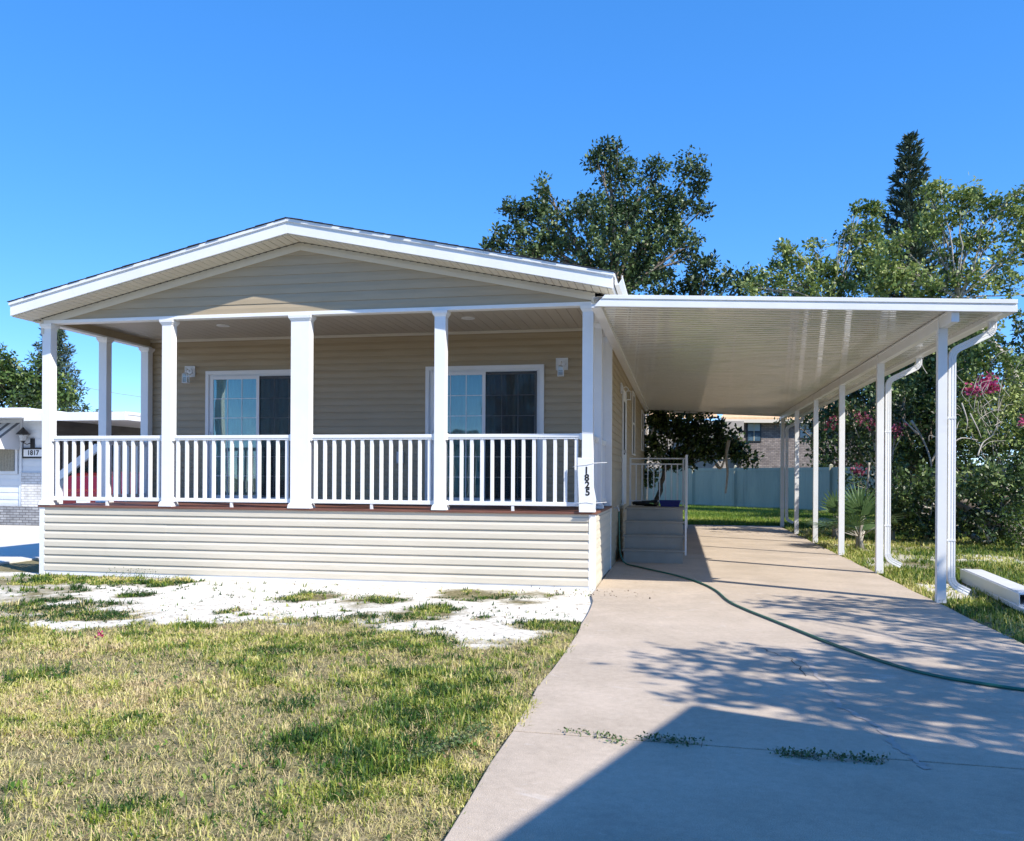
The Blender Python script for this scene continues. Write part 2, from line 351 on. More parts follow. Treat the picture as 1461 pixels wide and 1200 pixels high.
# neighbour's drive
nd = MB().prism_z([(-22, 9.9), (-22, -14), (-9.6, -14), (-9.55, 1.4), (-9.4, 9.9), (-9.2, 24), (-13, 24), (-16.1, 24), (-16.1, 9.9)], -.1, -.005).build('neighbour_driveway', M_conc2); tag(nd, kind='structure')

# ================================================================== GRASS
def blades(n, x, y, hgt, wid, tint, lean, zf, name, mat, parent=None, tuft=6, spread=.03, label=None, kind='stuff'):
    x = np.repeat(x, tuft); y = np.repeat(y, tuft); hgt = np.repeat(hgt, tuft); tint = np.repeat(tint, tuft); lean = np.repeat(lean, tuft); wid = np.repeat(wid, tuft)
    m = len(x); az = rng.random(m)*2*PI; r = rng.random(m)*spread
    x = x+np.cos(az)*r; y = y+np.sin(az)*r; az = az+rng.normal(0, .5, m)
    L = hgt*rng.uniform(.45, 1.25, m); th = np.clip(lean+rng.normal(0, .42, m), .05, 1.5)
    z = zf(x, y); dx, dy = np.cos(az), np.sin(az)
    w_ = wid*rng.uniform(.7, 1.3, m); fa = az+PI/2+rng.normal(0, .6, m); nx_, ny_ = np.cos(fa)*w_, np.sin(fa)*w_
    h1 = L*.55; p1 = (x+dx*h1*np.sin(th*.6), y+dy*h1*np.sin(th*.6), z+h1*np.cos(th*.6))
    th2 = np.minimum(th*1.5, 1.75); p2 = (p1[0]+dx*L*.5*np.sin(th2), p1[1]+dy*L*.5*np.sin(th2), np.maximum(p1[2]+L*.5*np.cos(th2), z+.003))
    V = np.empty((m, 6, 3), np.float32)
    for k, (sg, pp) in enumerate([(-1, (x, y, z-.005)), (1, (x, y, z-.005)), (1, p1), (-1, p1)]):
        V[:, k, 0] = pp[0]+sg*nx_*(1 if k < 2 else .8); V[:, k, 1] = pp[1]+sg*ny_*(1 if k < 2 else .8); V[:, k, 2] = pp[2]
    V[:, 4] = np.stack([p2[0]+nx_*.15, p2[1]+ny_*.15, p2[2]], 1); V[:, 5] = np.stack([p2[0]-nx_*.15, p2[1]-ny_*.15, p2[2]], 1)
    base = np.arange(m)[:, None]*6
    F = np.concatenate([base+np.array([0, 1, 2, 3]), base+np.array([3, 2, 4, 5])])
    tn_ = np.clip(tint+rng.normal(0, .17, m), 0, 1)
    o = npmesh(name, V.reshape(-1, 3), F, mat, parent, np.concatenate([tn_, tn_]))
    if kind: o['kind'] = kind
    if label: o['label'] = label
    return o
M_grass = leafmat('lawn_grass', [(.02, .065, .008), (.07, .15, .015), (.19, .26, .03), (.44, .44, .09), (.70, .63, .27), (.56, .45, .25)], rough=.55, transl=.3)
M_grassb = leafmat('green_back_grass', [(.02, .07, .01), (.07, .16, .015), (.16, .26, .02), (.30, .38, .05), (.48, .46, .14)], rough=.55, transl=.3)  # greener mix with less straw, for the back lawn
# front lawn, denser toward the viewer
n0 = 560000
x = rng.uniform(-11.5, .27, n0); y = rng.uniform(-10.5, -.06, n0)
d = np.hypot(x-CAM.x, y-CAM.y); dfw = (x-CAM.x)*FWD.x+(y-CAM.y)*FWD.y; dr = (x-CAM.x)*RGT.x+(y-CAM.y)*RGT.y
keep = (dfw > 2.6) & (np.abs(dr) < dfw*.66+.5) & ((x > -9.6) | (y < 9)) & ~((x < -9.5) & (y > -14))
keep &= rng.random(n0) < np.clip(2.2/d**1.0, .12, .75)
sm = sandmask(x, y); keep &= rng.random(n0) < np.maximum((1-sm)**2, .02)
cov = fbm(x, y, 1.6, 21, 5); keep &= rng.random(n0) < np.clip((cov-.40)*5, .05, .9)
x, y, d, sm = x[keep], y[keep], d[keep], sm[keep]
yel = fbm(x, y, .9, 30, 4); fine = fbm(x, y, 5, 33, 3)
edge = np.clip(1.2-np.abs(x-(-.5+.3*np.sin(y)))/.8, 0, 1)*np.clip((-3.6-y), 0, 1)*np.clip((y+8.2), 0, 1)
tint = .64+(yel-.5)*1.7+(fine-.5)*1.5-edge*.55-np.clip(sm*3, 0, 1)*.12-np.clip((y+3.6)*.8, 0, .25)
tall = 1+.5*(fbm(x, y, 2.2, 40, 3) > .6)+edge*.5
blades(0, x, y, .043*tall*np.clip(.8+d*.02, .8, 1.2), .0022+.00036*d, tint, rng.uniform(.5, 1.35, len(x)), gz, 'lawn_grass', M_grass, tuft=5, spread=.028)
print('lawn tufts', len(x))
# sparse straw thatch lying flat
n1 = 110000; x = rng.uniform(-8, .25, n1); y = rng.uniform(-10, -2.4, n1); d = np.hypot(x-CAM.x, y-CAM.y)
k = (rng.random(n1) < np.clip(2.4/d, .1, .9)) & (rng.random(n1) < 1-sandmask(x, y)) & ((x-CAM.x)*FWD.x+(y-CAM.y)*FWD.y > 2.6)
x, y, d = x[k], y[k], d[k]
blades(0, x, y, .055+0*x, .0009+.0002*d, .93+0*x, 1.45+0*x, gz, 'straw_thatch', M_grass, tuft=4, spread=.05)
# longer wisps standing out of the turf
nw = 900; x = rng.uniform(-8, .2, nw); y = rng.uniform(-8.4, -2.6, nw); k = rng.random(nw) < (1-sandmask(x, y)); x, y = x[k], y[k]; d = np.hypot(x-CAM.x, y-CAM.y)
blades(0, x, y, rng.uniform(.06, .12, len(x)), .0016+.0002*d, rng.uniform(.1, .95, len(x)), .55+0*x, gz, 'tall_grass_wisps', M_grass, tuft=9, spread=.03)
# dry leaves and broad weeds through the lawn
def chips(name, n, mat, sz, tz, x0=-8, x1=.22, y0=-8.3, y1=-2.3, lift=.02, asp=.5, clump=1):
    x = rng.uniform(x0, x1, n); y = rng.uniform(y0, y1, n)
    if clump > 1: x = np.repeat(x, clump)+rng.normal(0, .035, n*clump); y = np.repeat(y, clump)+rng.normal(0, .035, n*clump)
    m = len(x); a = rng.random(m)*2*PI; tl = rng.normal(0, tz, (m, 2)); L = sz*rng.uniform(.5, 1.4, m); z = gz(x, y)+lift*rng.random(m)
    ux, uy = np.cos(a)*L, np.sin(a)*L; px_, py_ = -uy*asp, ux*asp; V = np.empty((m, 4, 3))
    V[:, 0] = np.stack([x, y, z], 1); V[:, 1] = np.stack([x+ux*.5+px_*.5, y+uy*.5+py_*.5, z+L*tl[:, 0]], 1); V[:, 2] = np.stack([x+ux, y+uy, z+L*tl[:, 0]*.6+L*tl[:, 1]], 1); V[:, 3] = np.stack([x+ux*.5-px_*.5, y+uy*.5-py_*.5, z+L*tl[:, 1]], 1)
    o = npmesh(name, V.reshape(-1, 3), np.arange(m*4).reshape(m, 4), mat, None, rng.random(m)); o['kind'] = 'stuff'
chips('lawn_leaf_litter', 2600, leafmat('lawn_litter', [(.05, .035, .02), (.16, .10, .055), (.34, .25, .15), (.10, .07, .04)], transl=.1), .022, .25, lift=.035)
chips('broad_lawn_weeds', 420, leafmat('broad_weeds', [(.04, .11, .012), (.09, .20, .02), (.20, .30, .04)], transl=.3), .02, .5, lift=.03, asp=.8, clump=10, y1=-3.6)
chips('sand_debris', 700, leafmat('sand_debris', [(.05, .04, .03), (.20, .16, .12), (.40, .36, .30), (.10, .08, .05)], transl=0), .013, .3, y0=-3.6, y1=-.1, lift=.004, asp=.8)
# right-hand verge
n2 = 150000; x = rng.uniform(4.08, 16, n2); y = rng.uniform(-6, 20, n2); d = np.hypot(x-CAM.x, y-CAM.y)
dfw = (x-CAM.x)*FWD.x+(y-CAM.y)*FWD.y; dr = (x-CAM.x)*RGT.x+(y-CAM.y)*RGT.y
k = (dr < dfw*.68+.5) & (dfw > 4) & (rng.random(n2) < np.clip(9/d, .2, 1)) & (rng.random(n2) < 1-.93*sandmask(x, y)) & (rng.random(n2) < np.clip((fbm(x, y, 1.4, 50, 4)-.28)*4, .15, 1))
x, y, d = x[k], y[k], d[k]; tint = .42+(fbm(x, y, .6, 51, 4)-.5)*1.2+(rng.random(len(x))-.5)*.3
blades(0, x, y, .055+.002*d, .0022+.0003*d, tint, .7+0*x, gz, 'verge_grass', M_grass, tuft=5, spread=.05)
# back lawn in front of the fence
n3 = 90000; x = rng.uniform(-4, 14, n3); y = rng.uniform(15.4, 38, n3); d = np.hypot(x-CAM.x, y-CAM.y)
dfw = (x-CAM.x)*FWD.x+(y-CAM.y)*FWD.y; dr = (x-CAM.x)*RGT.x+(y-CAM.y)*RGT.y; k = (dr < dfw*.5) & (dr > dfw*.12) 
x, y, d = x[k], y[k], d[k]; tint = .55+(fbm(x, y, .4, 61, 3)-.5)*1.1
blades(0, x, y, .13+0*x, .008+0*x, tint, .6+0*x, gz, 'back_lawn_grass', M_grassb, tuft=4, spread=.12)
#NEXT
# ================================================================== MOBILE HOME
XL, XR, YW, YE, ZD, ZB, ZC = -7.95, .09, 2.45, 18.4, .973, 3.6, 3.746
H = thing('mobile_home', 'beige single storey mobile home with gabled porch roof and white railings', 'house', (-3.93, 0, 0))
# roof planes
PX, PZ, RXL, RXR, OV = -3.93, 4.80, -8.12, .34, .42
def ztop(x): return PZ-(PX-x)*(PZ-3.84)/(PX-RXL) if x < PX else PZ-(x-PX)*(PZ-3.915)/(RXR-PX)
def rl(z, off):     # x limits of the gable at height z, 'off' below the roof top
    zz = z+off
    if zz > PZ: return (PX, PX)
    return (max(XL+.05, PX-(PZ-zz)*(PX-RXL)/(PZ-3.84)), min(XR-.04, PX+(PZ-zz)*(RXR-PX)/(PZ-3.915)))
FT = .195
# walls
s = MB(); ZO = ZD+.115*19
for k, (a_, b_) in enumerate(((XL+.09, -6.775), (-4.865, -2.875), (-.965, XR-.2))):
    siding(s, 'x', YW, -1, a_, b_, ZD, ZO, seams=(k == 1), R=random.Random(11+k))
    s.box(a_-(.07 if k == 0 else 0), b_+(.18 if k == 2 else 0), YW, YW+.1, -.05, ZO)
siding(s, 'x', YW, -1, XL+.09, XR-.2, ZO, ZC, R=random.Random(21)); s.box(XL+.02, XR-.02, YW, YW+.1, ZO, ZC)
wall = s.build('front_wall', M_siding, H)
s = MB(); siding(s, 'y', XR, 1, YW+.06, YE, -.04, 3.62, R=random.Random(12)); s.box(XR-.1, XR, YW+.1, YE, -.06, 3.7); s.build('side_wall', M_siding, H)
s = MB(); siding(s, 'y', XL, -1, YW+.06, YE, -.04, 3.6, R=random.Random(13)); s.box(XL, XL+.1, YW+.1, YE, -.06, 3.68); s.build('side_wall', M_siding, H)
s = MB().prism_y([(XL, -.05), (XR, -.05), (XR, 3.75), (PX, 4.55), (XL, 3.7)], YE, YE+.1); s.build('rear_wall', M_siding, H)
# gable
s = MB(); siding(s, 'x', 0, -1, XL+.05, XR-.04, 3.648, 4.62, h=.128, t=.011, lim=lambda z: rl(z, FT+.11), R=random.Random(14))
s.prism_y([(XL+.05, 3.65), (XR-.04, 3.65), (XR-.04, 3.72), (PX, 4.6), (XL+.05, 3.66)], .0, .08)
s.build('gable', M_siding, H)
# frieze board under the soffit (two raking pieces + end verticals)
def rake(mb, x0, x1, o0, o1, y0, y1):
    xs_ = [x0, PX, x1]; mb.prism_y([(x0, ztop(x0)-o1), (PX, PZ-o1), (x1, ztop(x1)-o1), (x1, ztop(x1)-o0), (PX, PZ-o0), (x0, ztop(x0)-o0)], y0, y1)
def rake2(mb, x0, x1, o0, o1, y0, y1):
    for a_, b_ in ((x0, PX), (PX, x1)):
        mb.prism_y([(a_, ztop(a_)-o1), (b_, ztop(b_)-o1), (b_, ztop(b_)-o0), (a_, ztop(a_)-o0)], y0, y1)
s = MB(); rake2(s, XL-.0, XR-.01, FT+.012, FT+.118, -.022, .0); rake2(s, XL-.0, XR-.01, FT+.055, FT+.062, -.027, -.022)
s.box(XR-.055, XR-.01, -.03, .0, 3.6, 3.70); s.box(XL, XL+.045, -.03, 0, 3.45, 3.66)
s.build('frieze_board', M_trimb, H, bevel=.003)
# soffit of the gable overhang: grooved panels
s = MB(); x = RXL+.01
while x < RXR-.02:
    x2 = min(x+.1, RXR-.01)
    if x < PX < x2: x2 = PX
    s.prism_y([(x, ztop(x)-FT-.01), (x2-.008, ztop(x2-.008)-FT-.01), (x2-.008, ztop(x2-.008)-FT+.012), (x, ztop(x)-FT+.012)], -OV+.03, .02)
    x = x2
s.build('soffit', M_trimb, H)
s = MB(); x = RXL+.05
rake2(s, RXL+.05, RXR-.05, FT+.0125, FT+.0145, -.0405, -.0275)
while x < RXR-.05:   # vent holes along the frieze
    s.box(x, x+.055, -.04, -.028, ztop(x+.03)-FT-.017, ztop(x+.03)-FT-.0105); x += .1
s.build('vent_strip', M_black, H)
# side soffits / eave boxes
s = MB().box(XR+.012, RXR-.02, 0.02, YE+.3, 3.70, 3.72); s.box(RXL+.02, XL-.012, .02, YE+.3, 3.63, 3.65); s.build('eave_soffit', M_trimb, H)
# fascia: raking boards with stepped drip edge, and eave boards
s = MB(); rake2(s, RXL, RXR, .055, FT, -OV, -OV+.025); 
s.box(RXR-.025, RXR, -OV+.025, YE+.4, ztop(RXR)-FT+.004, ztop(RXR)-.05); s.box(RXL, RXL+.025, -OV+.025, YE+.4, ztop(RXL)-FT+.004, ztop(RXL)-.05)
s.build('fascia', M_alum, H, bevel=.003)
s = MB(); rake2(s, RXL-.012, RXR+.012, .004, .045, -OV-.02, -OV+.02); rake2(s, RXL-.005, RXR+.005, .045, .056, -OV-.008, -OV+.02)
s.box(RXR, RXR+.02, -OV+.02, YE+.4, ztop(RXR)-.05, ztop(RXR)-.008); s.box(RXL-.02, RXL, -OV+.02, YE+.4, ztop(RXL)-.05, ztop(RXL)-.008)
s.build('drip_edge', M_alum, H, bevel=.002)
# roof deck with shingle courses
s = MB(); rake(s, RXL, RXR, .0, .03, -OV+.022, YE+.4)
for sg, xe in ((-1, RXL-.025), (1, RXR+.025)):
    k = 0; ln = abs(PX-xe); c = .14
    while k*c < ln:
        xa = xe-sg*k*c; xb = xe-sg*min(ln, (k+1)*c+.04); j = random.uniform(0, .02)
        s.prism_y([(xa, ztop(xa)+.004), (xb, ztop(xb)+.003), (xb, ztop(xb)+.006), (xa, ztop(xa)+.012)], -OV-.025-j, YE+.4); k += 1
rf = s.build('roof', M_shingle2, H)
# eave gutter along the right side, and the flashing over the carport
s = MB().tube([(RXR+.055, -OV+.05, 3.83), (RXR+.055, YE+.4, 3.83)], .055, ref=(0, 0, 1), sec=[(-.7, 1), (-.7, -1), (.3, -1), (1, .2), (1, 1), (.85, 1), (.85, .2), (.2, -.8), (-.6, -.8), (-.6, 1)])
s.build('gutter', M_alum, H)
# beams
s = MB(); s.box(XL+.01, XR-.01, -.028, .11, ZB, ZB+.048)
s.box(XL+.0, XL+.12, .11, YW, ZB, ZB+.03); s.box(XR-.13, XR-.01, .11, YW, ZB, ZB+.03); s.build('porch_beam_trim', M_white, H, bevel=.003)
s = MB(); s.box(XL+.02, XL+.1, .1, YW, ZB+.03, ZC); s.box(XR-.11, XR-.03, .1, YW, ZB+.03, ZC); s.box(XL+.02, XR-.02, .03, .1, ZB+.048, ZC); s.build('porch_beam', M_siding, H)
s = MB(); s.box(XL-.005, XL+.02, .0, YW, ZB+.03, 3.66); s.build('porch_beam_face', M_trimb, H)
s = MB(); s.box(XR-.03, XR-.005, .0, YW, ZB+.03, 3.70); s.build('porch_beam_face', M_trimb, H)
# porch ceiling: boards with grooves running back to the wall
s = MB(); x = XL+.1
while x < XR-.13:
    x2 = min(x+.152, XR-.12); s.box(x, x2-.006, .1, YW, ZC, ZC+.02); x = x2
s.box(XL+.1, XR-.12, .1, YW, ZC+.02, ZC+.04); cl = s.build('porch_ceiling', M_ceil, H)
s = MB().box(XL+.1, XR-.12, YW-.035, YW-.014, ZC-.045, ZC-.001); s.build('ceiling_trim', M_trimb, H, bevel=.003)
M_lamp = pmat('lamp_lens', (.7, .7, .68), rough=.3)
for x, y in ((-5.82, 1.28), (-1.91, 1.31)):
    s = MB().cyl((x, y, ZC-.012), .1, .012, n=24); sub(s, 'downlight', M_white, cl)
    s = MB().cyl((x, y, ZC-.016), .06, .003, n=20); sub(s, 'downlight_lens', M_lamp, cl)
# deck
s = MB(); y = .0
while y < YW-.02: s.box(XL+.0, XR+.0, max(y, -.035), min(y+.136, YW-.015), ZD-.028, ZD); y += .142
s.build('porch_floor', M_deckw, H)
s = MB().box(XL-.03, XR+.03, -.04, -.001, ZD-.03, ZD+.002); s.box(XR+.001, XR+.03, -.001, YW, ZD-.03, ZD+.001); s.box(XL-.03, XL-.001, -.001, YW, ZD-.03, ZD+.001); s.build('deck_edge_board', M_deckw, H, bevel=.004)
# skirt
def skirt():
    s = MB(); siding(s, 'x', .0, -1, XL+.07, XR-.07, .03, ZD-.075, h=.1167, t=.028, R=random.Random(8)); siding(s, 'y', XR, 1, .06, YW, .03, ZD-.075, h=.1167, t=.013, R=random.Random(9)); siding(s, 'y', XL, -1, .06, YW, .03, ZD-.075, h=.1167, t=.013, R=random.Random(10))
    s.box(XL+.01, XR-.01, .0, .06, -.06, ZD-.03); s.box(XR-.06, XR, .06, YW, -.06, ZD-.03); s.box(XL, XL+.06, .06, YW, -.06, ZD-.03)
    return s
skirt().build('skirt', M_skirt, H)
s = MB().box(XL+.07, XR-.07, -.012, -.001, ZD-.074, ZD-.031); s.box(XL+.07, XR-.07, -.02, -.012, ZD-.085, ZD-.072); s.build('skirt_cap', M_skirt, H)
s = MB().box(XL+.07, XR-.07, -.018, -.001, -.03, .031); s.build('skirt_base_strip', M_alum, H)
for x0, x1 in ((XL-.015, XL+.072), (XR-.072, XR+.015)):
    s = MB().box(x0, x1, -.024, -.0005, -.05, ZD-.031); xo = x0 if x0 < -4 else x1-.015
    s.box(xo, xo+.015, -.0005, .07, -.05, ZD-.031); s.build('corner_board', M_alum, H, bevel=.003)
s = MB().box(XR+.001, XR+.022, YW-.05, YW+.05, -.05, ZD+.0); s.build('corner_board', M_alum, H, bevel=.003)
# white corner casing at the wall end
s = MB().box(XR-.2, XR+.02, YW-.028, YW-.001, ZD, ZB); s.box(XR+.001, XR+.022, YW-.001, YW+.075, ZD+.001, 3.62); s.box(XR-.10, XR-.085, YW-.034, YW-.028, ZD, ZB); s.build('corner_casing', M_white, H, bevel=.003)
s = MB().box(XL-.02, XL+.12, YW-.028, YW-.001, ZD, ZB); s.build('corner_casing', M_white, H, bevel=.003)
# posts
def post(x, y, wx, wy=.13, cap=True):
    s = MB().box(x-wx/2, x+wx/2, y-wy/2, y+wy/2, ZD, ZB)
    for (z0, z1, e0, e1) in ((ZD+.001, ZD+.05, .03, .022), (ZD+.05, ZD+.075, .022, .004), (ZB-.075, ZB-.04, .004, .022), (ZB-.04, ZB-.001, .026, .03)):
        a_, b_ = wx/2, wy/2
        s.add([(x+sx*(a_+e), y+sy*(b_+e), z) for z, e in ((z0, e0), (z1, e1)) for sx, sy in ((-1, -1), (1, -1), (1, 1), (-1, 1))],
              [(0, 3, 2, 1), (4, 5, 6, 7), (0, 1, 5, 4), (1, 2, 6, 5), (2, 3, 7, 6), (3, 0, 4, 7)])
    if wx > .2: s.box(x-.0015, x+.0015, y-wy/2-.0015, y-wy/2, ZD+.08, ZB-.08)
    o = s.build('porch_post', M_white, H, bevel=.0035); o['label'] = 'white square porch post'
    if wx > .2: o['label'] = 'wide double white porch post at the middle of the porch'
    return o
PY = .045
posts = [(-7.865, .14), (-5.935, .15), (-3.925, .27), (-1.955, .15), (-.005, .14)]
for x, wx in posts: post(x, PY, wx)
for x, y in ((-7.865, 1.27), (-.005, 1.27)): post(x, y, .14)
for x in (-7.865,): post(x, YW-.1, .14)
# railings
def railing(p0, p1, nb, label):
    (x0, y0), (x1, y1) = p0, p1; ax = abs(x1-x0) > abs(y1-y0)
    def bx(s, a, b, hw, z0, z1): return s.box(a, b, y0-hw, y0+hw, z0, z1) if ax else s.box(x0-hw, x0+hw, a, b, z0, z1)
    a0, a1 = (x0, x1) if ax else (y0, y1)
    s = MB(); bx(s, a0, a1, .035, 1.928, 1.974); bx(s, a0, a1, .026, 1.905, 1.928)
    for e, sg in ((a0, 1), (a1, -1)):   # end brackets
        bx(s, e, e+sg*.03, .042, 1.895, 1.982)
    r = s.build('railing', M_white, H, bevel=.004); r['label'] = label
    s = MB(); bx(s, a0, a1, .024, 1.042, 1.095)
    for e, sg in ((a0, 1), (a1, -1)): bx(s, e, e+sg*.03, .034, 1.034, 1.103)
    sub(s, 'bottom_rail', M_white, r, bevel=.004)
    m_ = (a0+a1)/2; s = MB(); bx(s, m_-.018, m_+.018, .018, ZD, 1.042); sub(s, 'foot_block', M_white, r)
    for k in range(nb):
        c = a0+(a1-a0)*(k+.5)/nb if nb < 10 else a0+.075+(a1-a0-.15)*k/(nb-1)
        s = MB(); bx(s, c-.0215, c+.0215, .0165, 1.095, 1.905); sub(s, 'baluster', M_white, r)
    return r
for k in range(4):
    (xa, wa), (xb, wb) = posts[k], posts[k+1]
    railing((xa+wa/2, PY-.005), (xb-wb/2, PY-.005), 13, 'white porch railing section, number %s from the left along the front' % ('one', 'two', 'three', 'four')[k])
for x in (-7.865, -.005):
    if x > -4: railing((x, PY+.065), (x, 1.2), 8, 'white railing section on the %s end of the porch, front half' % ('left' if x < -4 else 'right'))
    railing((x, 1.34), (x, YW-(.17 if x < -4 else .03)), 8, 'white railing section on the %s end of the porch, back half' % ('left' if x < -4 else 'right'))
# sliding glass doors
def sliding_door(x0, x1, label):
    z0, z1 = ZD+.001, 3.19; y = YW-.014
    s = MB()
    t = .062   # casing
    s.box(x0, x0+t, y-.034, y, z0, z1-t); s.box(x1-t, x1, y-.034, y, z0, z1-t); s.box(x0, x1, y-.034, y, z1-t, z1)
    d = s.build('sliding_door', M_white, H, bevel=.004); d['label'] = label
    fx0, fx1, fz0, fz1 = x0+t, x1-t, z0, z1-t; mid = (fx0+fx1)/2-.0; f = .055
    s = MB(); q = y-.012
    s.box(fx0, fx0+.035, q, y-.0005, fz0, fz1); s.box(fx1-.035, fx1, q, y-.0005, fz0, fz1); s.box(fx0+.035, fx1-.035, q, y-.0005, fz1-.03, fz1); s.box(fx0+.035, fx1-.035, q, y-.0005, fz0, fz0+.03)
    sub(s, 'door_frame', M_alum, d)
    for k, (a, b, yy) in enumerate(((fx0+.04, mid+.03, y-.03), (mid-.03, fx1-.037, y-.004))):
        s = MB(); zb, zt = fz0+.035, fz1-.033
        s.box(a, a+f, yy-.014, yy+.0, zb, zt); s.box(b-f, b, yy-.014, yy+.0, zb, zt); s.box(a+f, b-f, yy-.014, yy, zt-f, zt); s.box(a+f, b-f, yy-.014, yy, zb, zb+f*1.3)
        sub(s, 'door_leaf', M_white if k == 0 else M_alum, d, bevel=.003)
        ga, gb, gz0, gz1 = a+f, b-f, zb+f*1.3, zt-f
        s = MB().box(ga, gb, yy-.006, yy-.004, gz0, gz1); sub(s, 'door_glass', M_glass, d)
        s = MB()
        for c in (1, 2): xx = ga+(gb-ga)*c/3; s.box(xx-.006, xx+.006, yy-.0105, yy-.0062, gz0, gz1)
        for c in range(1, 6): zz = gz0+(gz1-gz0)*c/6; s.box(ga, gb, yy-.010, yy-.0064, zz-.006, zz+.006)
        sub(s, 'muntin_grid', M_white, d)
        if k == 1:
            s = MB().box(ga-.03, gb+.03, yy-.02, yy-.0195, gz0-.03, gz1+.03); sm_ = sub(s, 'screen', M_scr, d)
            s = MB(); s.box(ga-.05, ga-.03, yy-.022, yy-.017, gz0-.05, gz1+.05); s.box(gb+.03, gb+.04, yy-.022, yy-.017, gz0-.05, gz1+.05); s.box(ga-.03, gb+.03, yy-.022, yy-.017, gz1+.03, gz1+.045); sub(s, 'screen_frame', M_black, d)
    s = MB().box(fx0+.045, fx0+.065, y-.075, y-.046, 1.95, 2.15); sub(s, 'door_handle', M_white, d)
    # vertical pleated curtains hung just inside
    R = random.Random(int(x0*100)); 
    for a, b in ((fx0+.02, mid-.0), (mid+.34, fx1-.02), (mid+.0, mid+.17)):
        n = int((b-a)/.012); vs = []; fs = []
        for i in range(n+1):
            xx = a+(b-a)*i/n; yy = YW+.05+.018*math.sin(i*.9+R.uniform(-.2, .2))
            vs += [(xx, yy, ZD+.06), (xx, yy+R.uniform(-.003, .003), 3.1)]
        fs = [(2*i, 2*i+1, 2*i+3, 2*i+2) for i in range(n)]
        c = MB().add(vs, fs); sub(c, 'curtain', M_curtain, d, smooth=True)
    return d
m = bpy.data.materials.new('insect_mesh'); m.use_nodes = True; t = m.node_tree; tr = N(t, 'ShaderNodeBsdfTransparent'); mx = N(t, 'ShaderNodeMixShader'); mx.inputs[0].default_value = .45
t.nodes['Principled BSDF'].inputs['Base Color'].default_value = (.03, .032, .036, 1); t.nodes['Principled BSDF'].inputs['Roughness'].default_value = .6
t.links.new(tr.outputs[0], mx.inputs[1]); t.links.new(t.nodes['Principled BSDF'].outputs[0], mx.inputs[2]); t.links.new(mx.outputs[0], t.nodes['Material Output'].inputs[0]); M_scr = m
sliding_door(-6.79, -4.85, 'left sliding glass door with white muntin grid')
sliding_door(-2.89, -.95, 'right sliding glass door with white muntin grid')
# wall lights
def wall_light(x, z, side, label, axis='x', y=None):
    s = MB(); 
    def P(a, o, zz): return (x+a, YW-.014-o, zz+z) if axis == 'x' else (XR+.013+o, y+a, zz+z)
    def bx(s, a0, a1, o0, o1, z0, z1):
        p, q = P(a0, o0, z0), P(a1, o1, z1); s.box(p[0], q[0], p[1], q[1], p[2], q[2]); return s
    for e in ((-.095, -.08), (.08, .095)): bx(s, e[0], e[1], 0, .022, -.095, .095)
    bx(s, -.08, .08, 0, .022, .08, .095); bx(s, -.08, .08, 0, .022, -.095, -.08); bx(s, -.08, .08, 0, .008, -.08, .08)
    o = s.build('wall_light', M_white, H, bevel=.002); o['label'] = label
    s = MB(); pc = P(0, .008, 0); s.cyl(pc, .055, -.03 if axis == 'x' else .03, axis='y' if axis == 'x' else 'x', n=20)
    arm = [P(0, .03, 0), P(0, .09, .03), P(0, .13, .0), P(0, .14, -.03)]
    s.tube(arm, .009, 8); sub(s, 'lamp_arm', M_white, o)
    s = MB(); b = .04
    s.add([P(0+sx*r, .14+sy*r, zz) for zz, r in ((-.03, .012), (-.06, .05)) for sx, sy in ((-1, -1), (1, -1), (1, 1), (-1, 1))], [(0, 3, 2, 1), (4, 5, 6, 7), (0, 1, 5, 4), (1, 2, 6, 5), (2, 3, 7, 6), (3, 0, 4, 7)])
    for sx in (-1, 1):
        for sy in (-1, 1): bx(s, sx*b-.004, sx*b+.004, .14+sy*b-.004, .14+sy*b+.004, -.2, -.06)
    bx(s, -.047, .047, .093, .187, -.21, -.2); bx(s, -b, b, .14-b-.003, .14-b+.003, -.135, -.13)
    sub(s, 'lantern_cage', M_white, o)
    s = MB(); bx(s, -.036, .036, .104, .176, -.198, -.062); sub(s, 'lantern_glass', M_lglass, o)
    return o
wall_light(-7.09, 3.19, 1, 'white lantern wall light left of the left sliding door')
wall_light(-.67, 3.19, 1, 'white lantern wall light right of the right sliding door')
wall_light(0, 3.02, 1, 'white lantern wall light beside the side door', axis='y', y=4.62)
# outlet box low on the wall
s = MB().box(-3.37, -3.25, YW-.06, YW-.014, 1.62, 1.82); o = s.build('outlet_box', pmat('grey_box', (.45, .45, .43), rough=.5), H, bevel=.005); sub(MB().box(-3.36, -3.26, YW-.072, YW-.061, 1.63, 1.81), 'box_cover', M_alum, o, bevel=.004)
M_sglass = pmat('dull_side_glass', (.012, .014, .015), rough=.5, spec=.1)  # dark and low in gloss, so the side panes mirror little sky
M_gdark = pmat('dark_window_glass', (.02, .028, .032), rough=.03, spec=.9)
